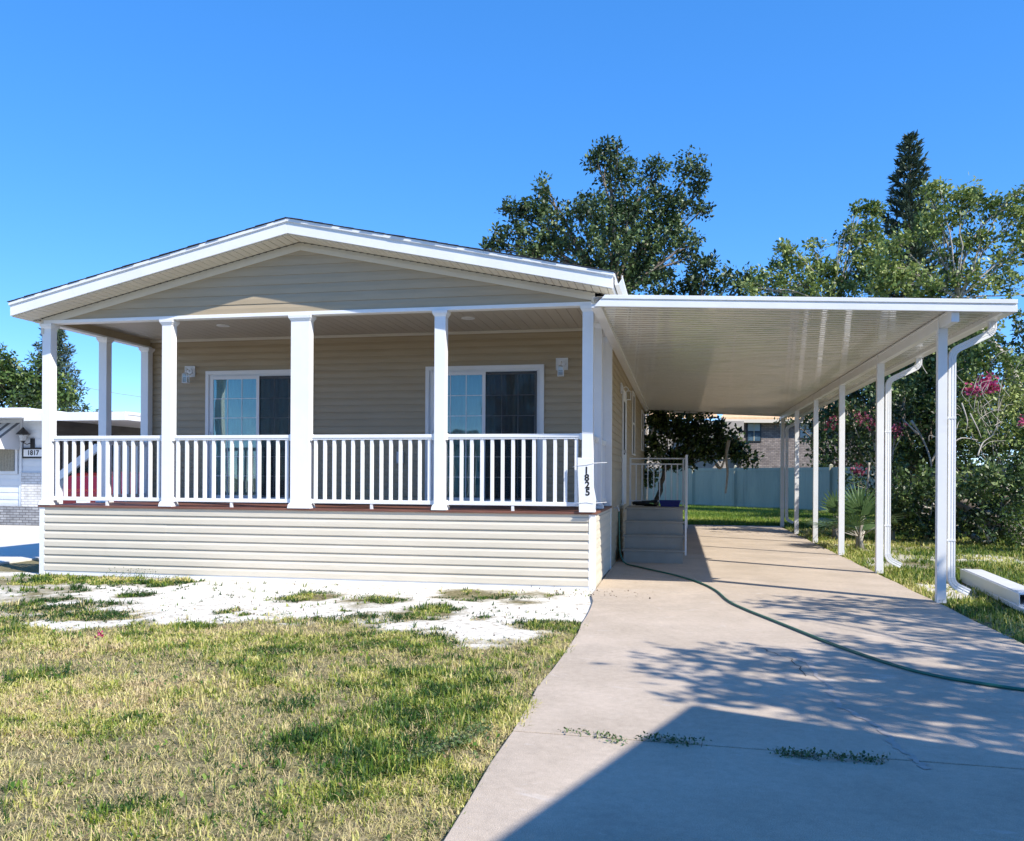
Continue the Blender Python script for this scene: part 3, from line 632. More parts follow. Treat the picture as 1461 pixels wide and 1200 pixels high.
# side door, side window and rear window seen edge-on along the right wall
def side_opening(y0, y1, z0, z1, name, lab, door=False):
    X0 = XR+.013; t = .07; s = MB().box(X0, X0+.03, y0, y0+t, z0, z1); s.box(X0, X0+.03, y1-t, y1, z0, z1); s.box(X0, X0+.03, y0+t, y1-t, z1-t, z1)
    if not door: s.box(X0, X0+.04, y0-.02, y1+.02, z0-.03, z0)
    d = s.build(name, M_white, H, bevel=.003); d['label'] = lab
    if door:
        sub(MB().box(X0, X0+.015, y0+t, y1-t, z0, z0+.95).box(X0, X0+.015, y0+t, y0+t+.1, z0+.95, z1-t).box(X0, X0+.015, y1-t-.1, y1-t, z0+.95, z1-t).box(X0, X0+.015, y0+t+.1, y1-t-.1, z1-t-.12, z1-t), 'door_leaf', M_white, d)
        sub(MB().box(X0+.004, X0+.008, y0+t+.1, y1-t-.1, z0+.95, z1-t-.12), 'door_glass', M_sglass, d)
        sub(MB().cyl((X0+.015, y0+t+.05, z0+1.0), .028, .05, 'x'), 'door_knob', M_wire, d)
    else:
        sub(MB().box(X0, X0+.008, y0+t, y1-t, z0, z1-t), 'window_pane', M_sglass, d)
        sub(MB().box(X0, X0+.018, y0+t, y1-t, (z0+z1)/2-.02, (z0+z1)/2+.02), 'meeting_rail', M_white, d)
side_opening(5.0, 5.95, .9, 3.05, 'side_door', 'white side door at the top of the steps', True)
side_opening(8.3, 9.3, 1.95, 3.35, 'window', 'tall narrow looking side window behind the steps')
side_opening(13.0, 14.0, 2.2, 3.3, 'window', 'far side window near the back of the house')
s = MB().box(XR+.001, XR+.03, YE-.07, YE+.03, -.04, 3.6); s.build('corner_board', M_white, H)
s = MB().box(XR+.001, XR+.05, YW+.08, YE, 3.56, 3.66); s.build('frieze_board', M_white, H)
# dark rooms behind the doors
s = MB(); s.box(XL+.15, XR-.15, YW+.12, YW+1.6, ZD-.02, ZD); s.box(XL+.15, XR-.15, YW+1.6, YW+1.62, ZD, ZC); s.box(XL+.15, XR-.15, YW+.12, YW+1.6, ZC+.05, ZC+.06); s.build('interior', M_dark, H)
#NEXT
# ================================================================== CARPORT
CP = thing('carport', 'white aluminium carport with a flat pan roof on slim posts over the driveway', 'carport', (2.4, 7, 0))
def cu(x): return 3.475-.047*(x-.15)      # underside height
CY0, CY1 = -.80, 15.5; CXL, CXR = .12, 4.70
M_pan = bpy.data.materials.new('glossy_pan'); M_pan.use_nodes = True; t = M_pan.node_tree; b = t.nodes['Principled BSDF']
b.inputs['Base Color'].default_value = (.56, .555, .51, 1); b.inputs['Roughness'].default_value = .08; b.inputs['Specular IOR Level'].default_value = .8; b.inputs['Coat Weight'].default_value = 1.0; b.inputs['Coat Roughness'].default_value = .04
co = N(t, 'ShaderNodeTexCoord'); wv = N(t, 'ShaderNodeTexNoise'); wv.inputs['Scale'].default_value = 1; mp = N(t, 'ShaderNodeMapping'); mp.inputs['Scale'].default_value = (1.2, 14, 1)
t.links.new(co.outputs['Object'], mp.inputs[0]); t.links.new(mp.outputs[0], wv.inputs['Vector']); wv.inputs['Detail'].default_value = 3
bp = N(t, 'ShaderNodeBump'); bp.inputs['Strength'].default_value = .35; bp.inputs['Distance'].default_value = .012; t.links.new(wv.outputs['Fac'], bp.inputs['Height']); t.links.new(bp.outputs[0], b.inputs['Normal']); t.links.new(bp.outputs[0], b.inputs['Coat Normal'])
vs = []; fs = []; y = CY0+.03; prof = []
while y < CY1:      # shallow ribs every 15 cm, running from house to gutter
    prof += [(y, 0), (y+.006, -.007), (y+.016, -.007), (y+.022, 0), (y+.072, .0), (y+.075, .0025), (y+.080, .0025), (y+.083, 0)]; y += .1524
prof.append((CY1, 0))
for (yy, dz) in prof: vs += [(CXL, yy, cu(CXL)+dz), (CXR-.1, yy, cu(CXR-.1)+dz)]
n = len(prof); fs = [(2*i, 2*i+1, 2*i+3, 2*i+2) for i in range(n-1)]
k0 = len(vs); vs += [(CXL, CY0+.03, cu(CXL)+.075), (CXR-.02, CY0+.03, cu(CXR-.02)+.075), (CXR-.02, CY1, cu(CXR-.02)+.075), (CXL, CY1, cu(CXL)+.075)]
fs += [(k0, k0+1, k0+2, k0+3)]
MB().add(vs, fs).build('roof_pan', M_pan, CP)
# front and back fascia: stepped aluminium extrusion, mitred at the house end
for ya, yb, nm in ((CY0, CY0+.028, 'fascia'), (CY1, CY1+.028, 'fascia')):
    s = MB(); f0 = lambda x: cu(x)-.045; H_ = .135
    def strip(o0, o1, e, xl):
        s.prism_y([(xl, f0(xl)+o0), (CXR+.0, f0(CXR)+o0), (CXR, f0(CXR)+o1), (xl+(o1-o0)*.9, f0(xl)+o1)], ya-e, yb)
    strip(0, .068, .012, .15); strip(.068, .09, 0, .21); strip(.09, H_, .018, .235)
    s.build(nm, M_alum, CP, bevel=.003)
# house-side channel and gutter along the outer edge
s = MB().box(XR+.02, XR+.14, CY0+.05, CY1, cu(.15)-.05, cu(.15)+.004); s.build('wall_channel', M_alum, CP, bevel=.003)
s = MB(); g0 = cu(CXR)-.05
s.prism_y([(CXR-.14, g0+.135), (CXR-.14, g0+.01), (CXR-.125, g0), (CXR-.02, g0), (CXR-.005, g0+.02), (CXR-.0, g0+.075), (CXR+.0, g0+.13), (CXR-.012, g0+.13), (CXR-.012, g0+.08), (CXR-.02, g0+.025), (CXR-.035, g0+.014), (CXR-.12, g0+.014), (CXR-.128, g0+.02), (CXR-.128, g0+.135)], CY0+.032, CY1-.002)
s.build('gutter', M_alum, CP)
# header beam on the posts
BX = 4.10
s = MB().box(BX-.04, BX+.04, CY0+.05, CY1-.05, cu(BX)-.15, cu(BX)-.008); s.box(BX-.052, BX+.052, CY0+.05, CY1-.05, cu(BX)-.03, cu(BX)-.0085); s.build('header_beam', M_alum, CP, bevel=.003)
# posts
def cport_post(x, y):
    zt = cu(x)-.15; s = MB().box(x-.05, x+.05, y-.04, y+.04, 0.0, zt); s.box(x-.056, x-.050, y-.025, y+.025, 0.002, .09); s.box(x+.050, x+.056, y-.025, y+.025, .002, .09)
    s.box(x-.051, x-.041, y-.046, y-.0405, zt-.1, zt+.13); s.box(x+.041, x+.051, y-.046, y-.0405, zt-.1, zt+.13)
    p = s.build('post', M_alum, CP, bevel=.004)
    s = MB()
    for z_ in (.035,): s.cyl((x-.02, y-.047, z_), .006, .008, 'y', 8); s.cyl((x+.025, y-.047, z_+.01), .006, .008, 'y', 8)
    for z_ in (zt-.06, zt+.1): s.cyl((x-.046, y-.052, z_), .005, .008, 'y', 8)
    sub(s, 'screw', M_wire, p); return p
for k in range(6): cport_post(4.09, -.30+3.05*k)
# downspouts
def spout(y, label):
    sec = []
    for k, (a_, b_) in enumerate([(-1, -1), (-.6, -1), (-.5, -.86), (-.2, -.86), (-.1, -1), (.1, -1), (.2, -.86), (.5, -.86), (.6, -1), (1, -1), (1, 1), (.6, 1), (.5, .86), (.2, .86), (.1, 1), (-.1, 1), (-.2, .86), (-.5, .86), (-.6, 1), (-1, 1)]): sec.append((a_*1.0, b_*.75))
    X0 = 4.205; g = cu(CXR)-.05
    def arc(c, r, a0, a1, n=7): return [(c[0]+r*math.cos(math.radians(a0+(a1-a0)*k/n)), y, c[1]+r*math.sin(math.radians(a0+(a1-a0)*k/n))) for k in range(n+1)]
    path = [(CXR-.07, y, g+.0)]+[(CXR-.07, y, g-.05)]
    path += arc((CXR-.17, g-.06), .10, -5, -66, 6)
    path += arc((X0+.13, 2.80), .13, 112, 180, 6)
    path += [(X0, y, 1.5), (X0, y, .34)]
    path += arc((X0+.13, .30), .13, 180, 245, 6)
    path += [(X0+.19, y, .125)]
    s = MB().tube(path, .040, ref=(0, 1, 0), sec=sec); o = s.build('downspout', M_alum, CP); o['label'] = label
    # crimped elbow ridges and straps
    s = MB()
    for P_ in (path[2:8],):
        for a_, b_ in zip(P_, P_[1:]): m_ = Vector(a_).lerp(Vector(b_), .5); d = (Vector(b_)-Vector(a_)).normalized(); s.tube([m_-d*.004, m_+d*.004], .0425, ref=(0, 1, 0), sec=[(-1, -.77), (1, -.77), (1, .77), (-1, .77)])
    P_ = path[-8:]
    for a_, b_ in zip(P_, P_[1:]): m_ = Vector(a_).lerp(Vector(b_), .5); d = (Vector(b_)-Vector(a_)).normalized(); s.tube([m_-d*.004, m_+d*.004], .0425, ref=(0, 1, 0), sec=[(-1, -.77), (1, -.77), (1, .77), (-1, .77)])
    sub(s, 'elbow_ridge', M_alum, o)
    for z_ in (.72, 2.12): sub(MB().box(X0-.05, X0+.042, y-.033, y-.0305, z_-.012, z_+.012), 'strap', M_alum, o)
spout(-.27, 'corrugated white downspout beside the nearest carport post'); spout(2.76, 'corrugated white downspout beside the second carport post'); spout(14.9, 'corrugated white downspout at the farthest carport post')

# ================================================================== SIDE STEPS with landing
ST = thing('side_steps', 'grey panelled steps up to the side door with an aluminium rail around the landing', 'steps', (.75, 4.4, 0))
SX0, SX1 = .22, 1.24; ys = [3.46, 3.72, 3.98, 4.24]; zs = [.215, .44, .665, .885]
for k in range(3):
    MB().box(SX0+.02, SX1-.03, ys[k]+.012, ys[k+1]+.01, 0.0, zs[k]-.03).build('riser', M_step, ST)
    MB().box(SX0, SX1, ys[k]-.008, ys[k+1]+.008, zs[k]-.028, zs[k]).build('tread', M_step, ST, bevel=.006)
MB().box(SX0+.02, SX1-.03, ys[3]+.012, 5.45, 0.0, zs[3]-.03).build('landing_base', M_step, ST)
MB().box(SX0-.01, SX1+.0, ys[3]-.008, 5.47, zs[3]-.028, zs[3]).build('landing', M_step, ST, bevel=.006)
s = MB(); x = 1.255; s.box(x-.012, x+.016, 3.66, 3.69, .12, zs[3]+.0); s.build('side_trim', M_alum, ST)
s = MB(); q = SX1-.02
s.box(SX0+.02, SX0+.045, ys[3]+.008, ys[3]+.0115, .0, zs[3]-.03)
r = MB()
yb = 5.38
for xx in (SX0+.02, SX1-.02): r.box(xx-.016, xx+.016, yb-.016, yb+.016, zs[3], 1.775)
r.box(SX0-.0, SX1+.03, yb-.02, yb+.02, 1.76, 1.785); rr = r.build('railing', M_galv, ST, bevel=.003); rr['label'] = 'aluminium railing across the back of the landing'
sub(MB().box(SX0+.036, SX1-.036, yb-.014, yb+.014, 1.655, 1.68), 'upper_bar', M_galv, rr); sub(MB().box(SX0+.036, SX1-.036, yb-.014, yb+.014, .965, .99), 'bottom_bar', M_galv, rr)
for k in range(8): xx = SX0+.02+(SX1-SX0-.04)*(k+1)/9; sub(MB().box(xx-.011, xx+.011, yb-.011, yb+.011, .99, 1.655), 'baluster', M_galv, rr)
r = MB(); xs_ = SX1+.03
for yy in (4.30, 5.30): r.box(xs_-.02, xs_+.02, yy-.02, yy+.02, .55, 1.80)
r.box(xs_-.022, xs_+.022, 4.26, 5.40, 1.79, 1.815); rr = r.build('railing', M_galv, ST, bevel=.003); rr['label'] = 'aluminium railing on the open side of the landing'
sub(MB().box(xs_-.014, xs_+.014, 4.32, 5.28, 1.655, 1.68), 'upper_bar', M_galv, rr); sub(MB().box(xs_-.014, xs_+.014, 4.32, 5.28, .965, .99), 'bottom_bar', M_galv, rr)
for k in range(5): yy = 4.32+.96*(k+.5)/5; sub(MB().box(xs_-.006, xs_+.006, yy-.006, yy+.006, .99, 1.655), 'baluster', M_galv, rr)
# things on the landing
s = MB(); s.add([(.98+sx*.19*e, 5.0+sy*.12*e, z) for z, e in ((.886, .85), (1.0, 1.0)) for sx, sy in ((-1, -1), (1, -1), (1, 1), (-1, 1))], [(0, 3, 2, 1), (0, 1, 5, 4), (1, 2, 6, 5), (2, 3, 7, 6), (3, 0, 4, 7)])
s.box(.785, 1.175, 4.87, 4.885, .99, 1.003); s.box(.785, 1.175, 5.115, 5.13, .99, 1.003); s.box(.785, .80, 4.885, 5.115, .99, 1.003); s.box(1.16, 1.175, 4.885, 5.115, .99, 1.003)
o = s.build('storage_tub', pmat('blue_plastic', (.015, .02, .16), rough=.45), None, bevel=.004); tag(o, 'dark blue shallow plastic tub on the landing of the side steps', 'tub')
s = MB(); 
for k in range(7): a_ = k*.9; s.tube([(.52+.21*math.cos(a_), 5.02+.1*math.sin(a_), .90+k*.014), (.52+.22*math.cos(a_+.8), 5.02+.11*math.sin(a_+.8), .905+k*.014), (.52+.2*math.cos(a_+1.6), 5.0+.1*math.sin(a_+1.6), .91+k*.012)], .025, 6)
o = s.build('tarp_bundle', pmat('black_cloth', (.018, .017, .017), rough=.9), None, smooth=True); tag(o, 'crumpled black bundle lying on the landing beside the blue tub', 'bundle')
# ------------------------------------------------------------------ hose bib and hose
s = MB().cyl((XR+.014, 3.02, .92), .03, .012, 'x', 12); s.tube([(XR+.02, 3.02, .92), (XR+.09, 3.02, .92), (XR+.10, 3.02, .87)], .014, 8); s.box(XR+.06, XR+.09, 2.97, 3.07, .955, .965); s.tube([(XR+.075, 3.02, .92), (XR+.075, 3.02, .96)], .008, 6)
s.build('hose_tap', M_wire, H)
HP = [(XR+.10, 3.02, .86), (XR+.105, 3.02, .7), (XR+.11, 3.03, .45), (XR+.12, 3.06, .2), (XR+.17, 3.08, .06), (.34, 3.0, .014)]
for u, v in ((908, 808), (930, 813), (965, 821), (1000, 832), (1022, 843), (1040, 858), (1065, 870), (1100, 884), (1140, 900), (1180, 916), (1230, 934), (1290, 953), (1340, 965), (1380, 972), (1461, 984), (1560, 992), (1700, 985)):
    p = onz(u, v, .013); HP.append((p.x, p.y, .0135))
def smooth_path(P, n=6):
    P = [Vector(p) for p in P]; out = []
    for i in range(len(P)-1):
        p0, p1, p2, p3 = P[max(i-1, 0)], P[i], P[i+1], P[min(i+2, len(P)-1)]
        for k in range(n):
            t_ = k/n; out.append(.5*((2*p1)+(p2-p0)*t_+(2*p0-5*p1+4*p2-p3)*t_*t_+(3*p1-p0-3*p2+p3)*t_**3))
    return out+[P[-1]]
hp = smooth_path(HP)
for p in hp: p.z = max(p.z, .0125)
o = MB().tube(hp, .0122, 10).build('garden_hose', M_hose, None, smooth=True); tag(o, 'green garden hose snaking from the house tap across the driveway', 'hose')
# ------------------------------------------------------------------ house number board tied to the corner post
NB = thing('house_number_board', 'white plank with black numbers 1825 tied to the right front porch post', 'number sign', (0, -.05, ZD))
s = MB(); p = [(-.115, .99), (.068, .985), (.10, 1.03), (.10, 1.22), (.085, 1.25), (.08, 1.66), (-.12, 1.665)]
p = [(-.10, .985), (.105, .985), (.115, 1.14), (.085, 1.29), (.078, 1.655), (-.125, 1.665)]
s.prism_y(p, -.082, -.062); s.prism_y([(-.1, .974), (.108, .974), (.105, .984), (-.098, .984)], -.10, -.06); s.build('board', M_white, NB, bevel=.003)
for k, ch in enumerate('1825'):
    text_mesh(ch, 'digit', .118, M_black, (-.008+.006*k, -.0835, 1.50-.092*k), (PI/2, 0.02*(-1)**k, 0), NB, extrude=.0015, bold=.004)
for z_, dz in ((1.565, .03), (1.09, .0)):
    s = MB().tube([(-.19, -.03, z_-.02), (-.125, -.088, z_), (.0, -.088, z_+.012), (.08, -.088, z_+dz), (.24, .04, z_+dz+.01)], .003, 6); s.build('tie_wire', M_white, NB)
# ------------------------------------------------------------------ white metal lengths on the verge
o = MB()
def lbox(mb, p0, p1, wv_, z0, z1, inset=0):
    p0 = Vector((*p0, 0)); p1 = Vector((*p1, 0)); d = (p1-p0).normalized(); n = Vector((d.y, -d.x, 0))
    a_ = [p0+n*0, p1+n*0, p1+n*wv_, p0+n*wv_]; return mb.prism_z([(q.x, q.y) for q in a_], z0, z1)
s = MB(); lbox(s, (5.02, 2.1), (4.72, -1.3), -.30, -.02, .035); 
lw = s.build('metal_channel', M_alum, None, bevel=.006); tag(lw, 'long flat white metal channel lying lowest on the grass by the downspout', 'metal channel')
s = MB()
# hollow box section: four walls with an open near end
import itertools
P0, P1 = Vector((5.0, 2.05, 0)), Vector((4.80, -.62, 0)); dn = (P1-P0).normalized(); nn = Vector((-dn.y, dn.x, 0)); W_ = .27
def ob(mb, w0, w1, z0, z1, l0=0, l1=0):
    a_ = [P0+dn*l0+nn*w0, P1+dn*l1+nn*w0, P1+dn*l1+nn*w1, P0+dn*l0+nn*w1]; mb.prism_z([(q.x, q.y) for q in a_], z0, z1)
ob(s, 0, .006, .036, .165); ob(s, W_, W_+.006, .036, .165); ob(s, .0062, W_-.0002, .157, .1645); ob(s, .0062, W_-.0002, .037, .043); ob(s, .02, .13, .1647, .176, .1, -.12)
lw = s.build('metal_box_section', M_alum, None, bevel=.002); tag(lw, 'hollow white box length with a dark open end resting on the flat channel', 'metal section')
M_siding_dummy = None
#NEXT
# ================================================================== VEGETATION HELPERS
def leaf_mesh(name, C, size, tint, mat, parent, up=.35, asp=.5, R=rng, out=None):
    n = len(C); a = R.normal(size=(n, 3)); a[:, 2] += up*.5
    if out is not None: a += out
    a /= np.linalg.norm(a, axis=1)[:, None]
    b = R.normal(size=(n, 3)); b[:, 2] += .0; nrm = R.normal(size=(n, 3)); nrm[:, 2] += up*3
    s_ = np.cross(a, nrm); s_ /= np.linalg.norm(s_, axis=1)[:, None]+1e-6; nn_ = np.cross(s_, a)
    L = (size*R.uniform(.6, 1.3, n))[:, None]
    V = np.empty((n, 4, 3)); V[:, 0] = C; V[:, 1] = C+a*L*.5+s_*L*asp*.5+nn_*L*.08; V[:, 2] = C+a*L; V[:, 3] = C+a*L*.5-s_*L*asp*.5+nn_*L*.08
    F = np.arange(n*4).reshape(n, 4)
    return npmesh(name, V.reshape(-1, 3), F, mat, parent, np.clip(tint, 0, 1))
def pblob(u, v, D, ru, rv=None, rd=None):
    rv = rv or ru; c = atd(u, v, D); k = D/FPX; return (np.array(c), ru*k, (rd or (ru+rv)/2)*k, rv*k)
def curve(p0, p1, sag=.12, n=6, R=random):
    p0 = Vector(p0); p1 = Vector(p1); L = (p1-p0).length; o = Vector((R.uniform(-1, 1), R.uniform(-1, 1), R.uniform(.2, 1)))*L*sag
    return [p0.lerp(p1, k/n)+o*math.sin(PI*k/n)+Vector((R.uniform(-1, 1), R.uniform(-1, 1), R.uniform(-1, 1)))*L*.018 for k in range(n+1)]
DENS = 1.45
M_flower = leafmat('blossom', [(.30, .02, .09), (.45, .04, .15), (.55, .10, .22)], rough=.6, transl=.3)
M_flower2 = leafmat('dusky_blossom', [(.10, .02, .035), (.20, .03, .07), (.30, .07, .12)], rough=.7, transl=.2)
def tree(name, label, cat, base, fork, blobs, mleaf, mbark=None, r0=.2, tufts=60, tuft_r=.22, leaf=.12, per=14, group=None, tint0=.5, sub_n=7, shell=.45, asp=.55, seed=1, flowers=None, low_dark=False, twig=True):
    R = random.Random(seed); G = np.random.default_rng(seed); mbark = mbark or M_bark
    base = Vector(base); fork = Vector(fork); t = thing(name, label, cat, base, 0, group)
    mb = MB(); tp = curve(base-Vector((0, 0, .1)), fork, .06, 7, R)
    mb.tube(tp, [r0*(1-.35*k/7)*(1.25 if k == 0 else 1) for k in range(8)], 9)
    C = []; T = []; O = []
    for (c, rx, ry, rz) in blobs:
        cc = Vector(c); path = curve(fork, cc, .10, 7, R); L = (cc-fork).length; rr = r0*.40*min(1, .3+L/10)
        mb.tube(path, [max(.012, rr*(1-.8*k/7)) for k in range(8)], 6)
        vol = max(rx*ry*rz, .02); nt_ = max(4, int(tufts*DENS*(vol**.62)))
        d = G.normal(size=(nt_, 3)); d /= np.linalg.norm(d, axis=1)[:, None]
        rad = G.random(nt_)**shell*G.uniform(.75, 1.18, nt_)
        pts = d*rad[:, None]*np.array([rx, ry, rz])+np.array(c)
        # sub-branches end in tufts
        if twig:
            for q in range(min(nt_, max(4, int(sub_n*vol**.4)))):
                s0 = path[R.choice((3, 4, 5, 6, 7))]; pe = Vector(pts[q]); pp = curve(s0, pe, .12, 4, R); r_ = max(.008, rr*.22)
                mb.tube(pp, [r_*(1-.75*k/4) for k in range(5)], 4, caps=False)
        bt = G.normal(0, .10)
        for p_, dd in zip(pts, d):
            m_ = int(per*G.uniform(.5, 1.4)); e = G.normal(size=(m_, 3)); e /= np.linalg.norm(e, axis=1)[:, None]
            sc_ = tuft_r*G.uniform(.6, 1.25); C.append(p_+e*(G.random(m_)[:, None]**.6)*sc_); O.append(e*.9); T.append(np.full(m_, tint0+bt+G.normal(0, .17)))
    C = np.concatenate(C); T = np.concatenate(T); O = np.concatenate(O); T = T+G.normal(0, .16, len(T))
    lv = leaf_mesh('crown', C, np.full(len(C), leaf), T, mleaf, t, asp=asp, R=G, out=O)
    mb.build('trunk', mbark, t, smooth=True)
    if flowers:
        for (c, rx, ry, rz), nf in flowers:
            d = G.normal(size=(nf, 3))*.42; pts = d*np.array([rx, ry, rz])+c
            C2 = np.repeat(pts, 6, 0)+G.normal(size=(nf*6, 3))*.06
            f = leaf_mesh('blossom_cluster', C2, np.full(len(C2), .07), G.random(len(C2)), M_flower2 if 'dusky' in label else M_flower, t, asp=.9, R=G); f['label'] = 'magenta pink blossom clusters'
    print(name, len(C)); return t
M_leafA = leafmat('oak_leaves', [(.010, .024, .010), (.024, .05, .018), (.055, .10, .03), (.17, .23, .08)], rough=.5, transl=.18)
M_leafB = leafmat('bright_leaves', [(.018, .04, .012), (.05, .10, .022), (.13, .20, .04), (.36, .42, .14)], rough=.48, transl=.25)
M_leafC = leafmat('hedge_leaves', [(.010, .025, .010), (.03, .065, .018), (.08, .14, .035), (.28, .34, .12)], rough=.45, transl=.2)
M_leafP = leafmat('pine_needles', [(.02, .04, .03), (.04, .07, .045), (.07, .11, .06), (.12, .16, .08)], rough=.6, transl=.1)
M_leafY = leafmat('yellow_green_leaves', [(.05, .09, .015), (.09, .15, .025), (.15, .2, .04), (.24, .27, .08)], rough=.45, transl=.25)
M_flower = leafmat('blossom', [(.30, .02, .09), (.45, .04, .15), (.55, .10, .22)], rough=.6, transl=.3)
M_frond = leafmat('palm_fronds', [(.03, .07, .025), (.06, .12, .04), (.12, .18, .06), (.28, .28, .12)], rough=.4, transl=.2)

# oak behind the roof
D = 29
bl = [pblob(*b) for b in [(868, 215, D, 24, 20), (880, 245, D, 34, 26), (850, 228, D, 16, 18), (930, 245, D, 22, 24), (985, 240, D, 28, 20), (1000, 262, D, 16, 20), (960, 290, D, 42, 28), (1002, 300, D+1, 16, 10),
      (905, 290, D, 46, 38), (850, 300, D-1, 40, 30), (775, 265, D, 10, 18), (775, 300, D, 28, 28), (742, 300, D, 24, 16), (725, 298, D, 14, 10), (790, 340, D, 40, 36), (735, 335, D, 34, 18), (705, 345, D, 16, 14), (700, 352, D, 14, 8), (760, 360, D, 40, 20),
      (860, 350, D-1, 56, 44), (925, 345, D, 46, 40), (970, 340, D+1, 26, 22), (900, 395, D, 50, 36), (840, 390, D, 34, 30), (990, 345, D, 14, 8), (935, 390, D+1, 30, 22), (985, 365, D, 18, 12), (820, 300, D, 20, 20), (880, 320, D, 30, 24), (950, 320, D, 26, 20)]]
tree('oak_tree', 'tall dark leafy tree rising behind the right slope of the home roof', 'tree', (-1.5, 18+3, -.03), atd(880, 430, D), bl, M_leafA, r0=.3, tufts=68, leaf=.15, per=18, tuft_r=.23, tint0=.58, seed=3)
D = 31
bl = [pblob(*b) for b in [(1000, 380, D, 26, 18), (1010, 375, D, 12, 10), (1040, 402, D, 34, 20), (1065, 395, D, 16, 14), (985, 405, D, 40, 22), (1080, 410, D, 30, 16), (1010, 440, D, 60, 24), (950, 420, D, 22, 14), (1120, 430, D, 60, 24), (1040, 470, D, 90, 40)]]
tree('bushy_tree', 'low dark tree behind the house end of the carport roof', 'tree', (-.8, 24, -.03), atd(1000, 470, D), bl, M_leafA, r0=.2, tufts=55, leaf=.18, per=13, tuft_r=.25, tint0=.5, seed=4)
# open trees over the carport roof
D = 23
bl = [pblob(*b) for b in [(1120, 352, D, 12, 10), (1160, 352, D, 14, 12), (1135, 370, D, 26, 20), (1110, 380, D, 18, 14), (1175, 380, D, 30, 20), (1150, 400, D, 50, 20), (1095, 400, D, 26, 14), (1070, 410, D, 18, 12), (1200, 400, D, 40, 22), (1220, 300, D, 8, 8), (1240, 297, D, 8, 8), (1252, 300, D, 8, 8), (1238, 325, D, 24, 16), (1210, 328, D, 14, 12), (1208, 345, D, 16, 12),
      (1245, 350, D, 26, 22), (1230, 375, D, 34, 24), (1190, 430, D, 80, 26)]]
tree('open_crowned_tree', 'pale limbed tree with loose bright foliage left of the tall pine', 'tree', (8.0, 13.5, -.03), atd(1190, 440, D), bl, M_leafB, M_barkp, r0=.12, tufts=84, leaf=.12, per=20, tuft_r=.17, tint0=.72, seed=5)
D = 21
bl = [pblob(*b) for b in [(1340, 272, D, 22, 16), (1322, 275, D, 12, 12), (1365, 285, D, 30, 20), (1390, 272, D, 12, 12), (1395, 300, D, 36, 22), (1345, 310, D, 36, 24), (1430, 290, D, 24, 14), (1455, 275, D, 14, 12), (1450, 310, D, 30, 22), (1325, 330, D, 26, 18), (1280, 345, D, 30, 16), (1260, 375, D, 28, 20), (1300, 390, D, 40, 22), (1270, 405, D, 40, 20), (1450, 350, D, 26, 30), (1385, 340, D, 26, 18), (1365, 395, D, 22, 18), (1390, 410, D, 30, 18), (1440, 400, D, 28, 20), (1330, 415, D, 40, 16),
      (1400, 350, D, 18, 14), (1368, 352, D, 16, 14), (1422, 375, D, 16, 14), (1350, 368, D, 18, 14), (1388, 380, D, 14, 10), (1490, 330, D, 40, 50), (1500, 420, D, 30, 40), (1350, 450, D, 60, 20), (1410, 470, D, 18, 12), (1440, 440, D, 14, 20)]]
tree('open_crowned_tree', 'pale limbed tree with loose bright foliage right of the tall pine', 'tree', (10.2, 10.5, -.03), atd(1368, 425, D), bl, M_leafB, M_barkp, r0=.12, tufts=84, leaf=.115, per=20, tuft_r=.165, tint0=.74, seed=6)
# pine with whorled branches
def pine(name, label, base, h, rmax, tiers, seed, curl=.5, leafm=None, needle=.16, top_gap=.03, poms=False):
    R = random.Random(seed); G = np.random.default_rng(seed); t = thing(name, label, 'tree', base); base = Vector(base)
    mb = MB().tube([base-Vector((0, 0, .1)), base+Vector((.03, 0, h*.5)), base+Vector((0, 0, h))], [.22, .13, .02], 8); C = []; O = []
    for k in range(tiers):
        f = k/tiers; z = h*(1-top_gap)-(h*.78)*f**1.05; L = rmax*(.07+.93*f**.9)*R.uniform(.85, 1.1); nb = 6 if k > 2 else 4; a0 = R.random()*6
        for b_ in range(nb):
            a_ = a0+2*PI*b_/nb+R.uniform(-.2, .2); d = Vector((math.cos(a_), math.sin(a_), 0)); Lb = L*R.uniform(.8, 1.12); n = 9; pts = []
            for q in range(n+1): u_ = q/n; pts.append(base+Vector((0, 0, z))+d*Lb*u_+Vector((0, 0, Lb*(.12*u_+curl*u_*u_*.45))))
            mb.tube(pts, [max(.008, .03*(1-q/n)*(L/rmax+.3)) for q in range(n+1)], 4, caps=False)
            if poms:
                for q in range(3, n+1):
                    if R.random() < .75:
                        m_ = 14; c = np.array(pts[q])+G.normal(size=3)*.06; e = G.normal(size=(m_, 3)); e /= np.linalg.norm(e, axis=1)[:, None]; C.append(c+e*.05); O.append(e*2)
            else:
                m_ = int(50*Lb/.6)+20; u_ = G.random(m_)**.75; P = np.array([pts[min(n, int(x_*n+.5))] for x_ in u_])
                side = np.array([-d.y, d.x, 0]); sg = G.choice([-1, 1], m_)[:, None]
                C.append(P+side*sg*G.random(m_)[:, None]*.10*min(1, Lb)+G.normal(size=(m_, 3))*.035); O.append(np.array([d.x, d.y, .7])*1.4+side*sg*1.0)
    C = np.concatenate(C); O = np.concatenate([np.broadcast_to(o, c.shape) if o.ndim == 1 else o for o, c in zip(O, [None]*0)]) if False else np.concatenate(O)
    leaf_mesh('crown', C, np.full(len(C), needle), .5+G.normal(0, .2, len(C)), leafm or M_leafP, t, asp=.28, R=G, out=O*1.3)
    mb.build('trunk', M_bark, t, smooth=True); print(name, len(C)); return t
b_ = atd(1296, 700, 31); pine('tall_pine_tree', 'narrow dark pine with tiered upswept branches standing highest on the right', (b_.x, b_.y, -.03), 13.75, 2.45, 29, 8, curl=.9, needle=.25, top_gap=.0)
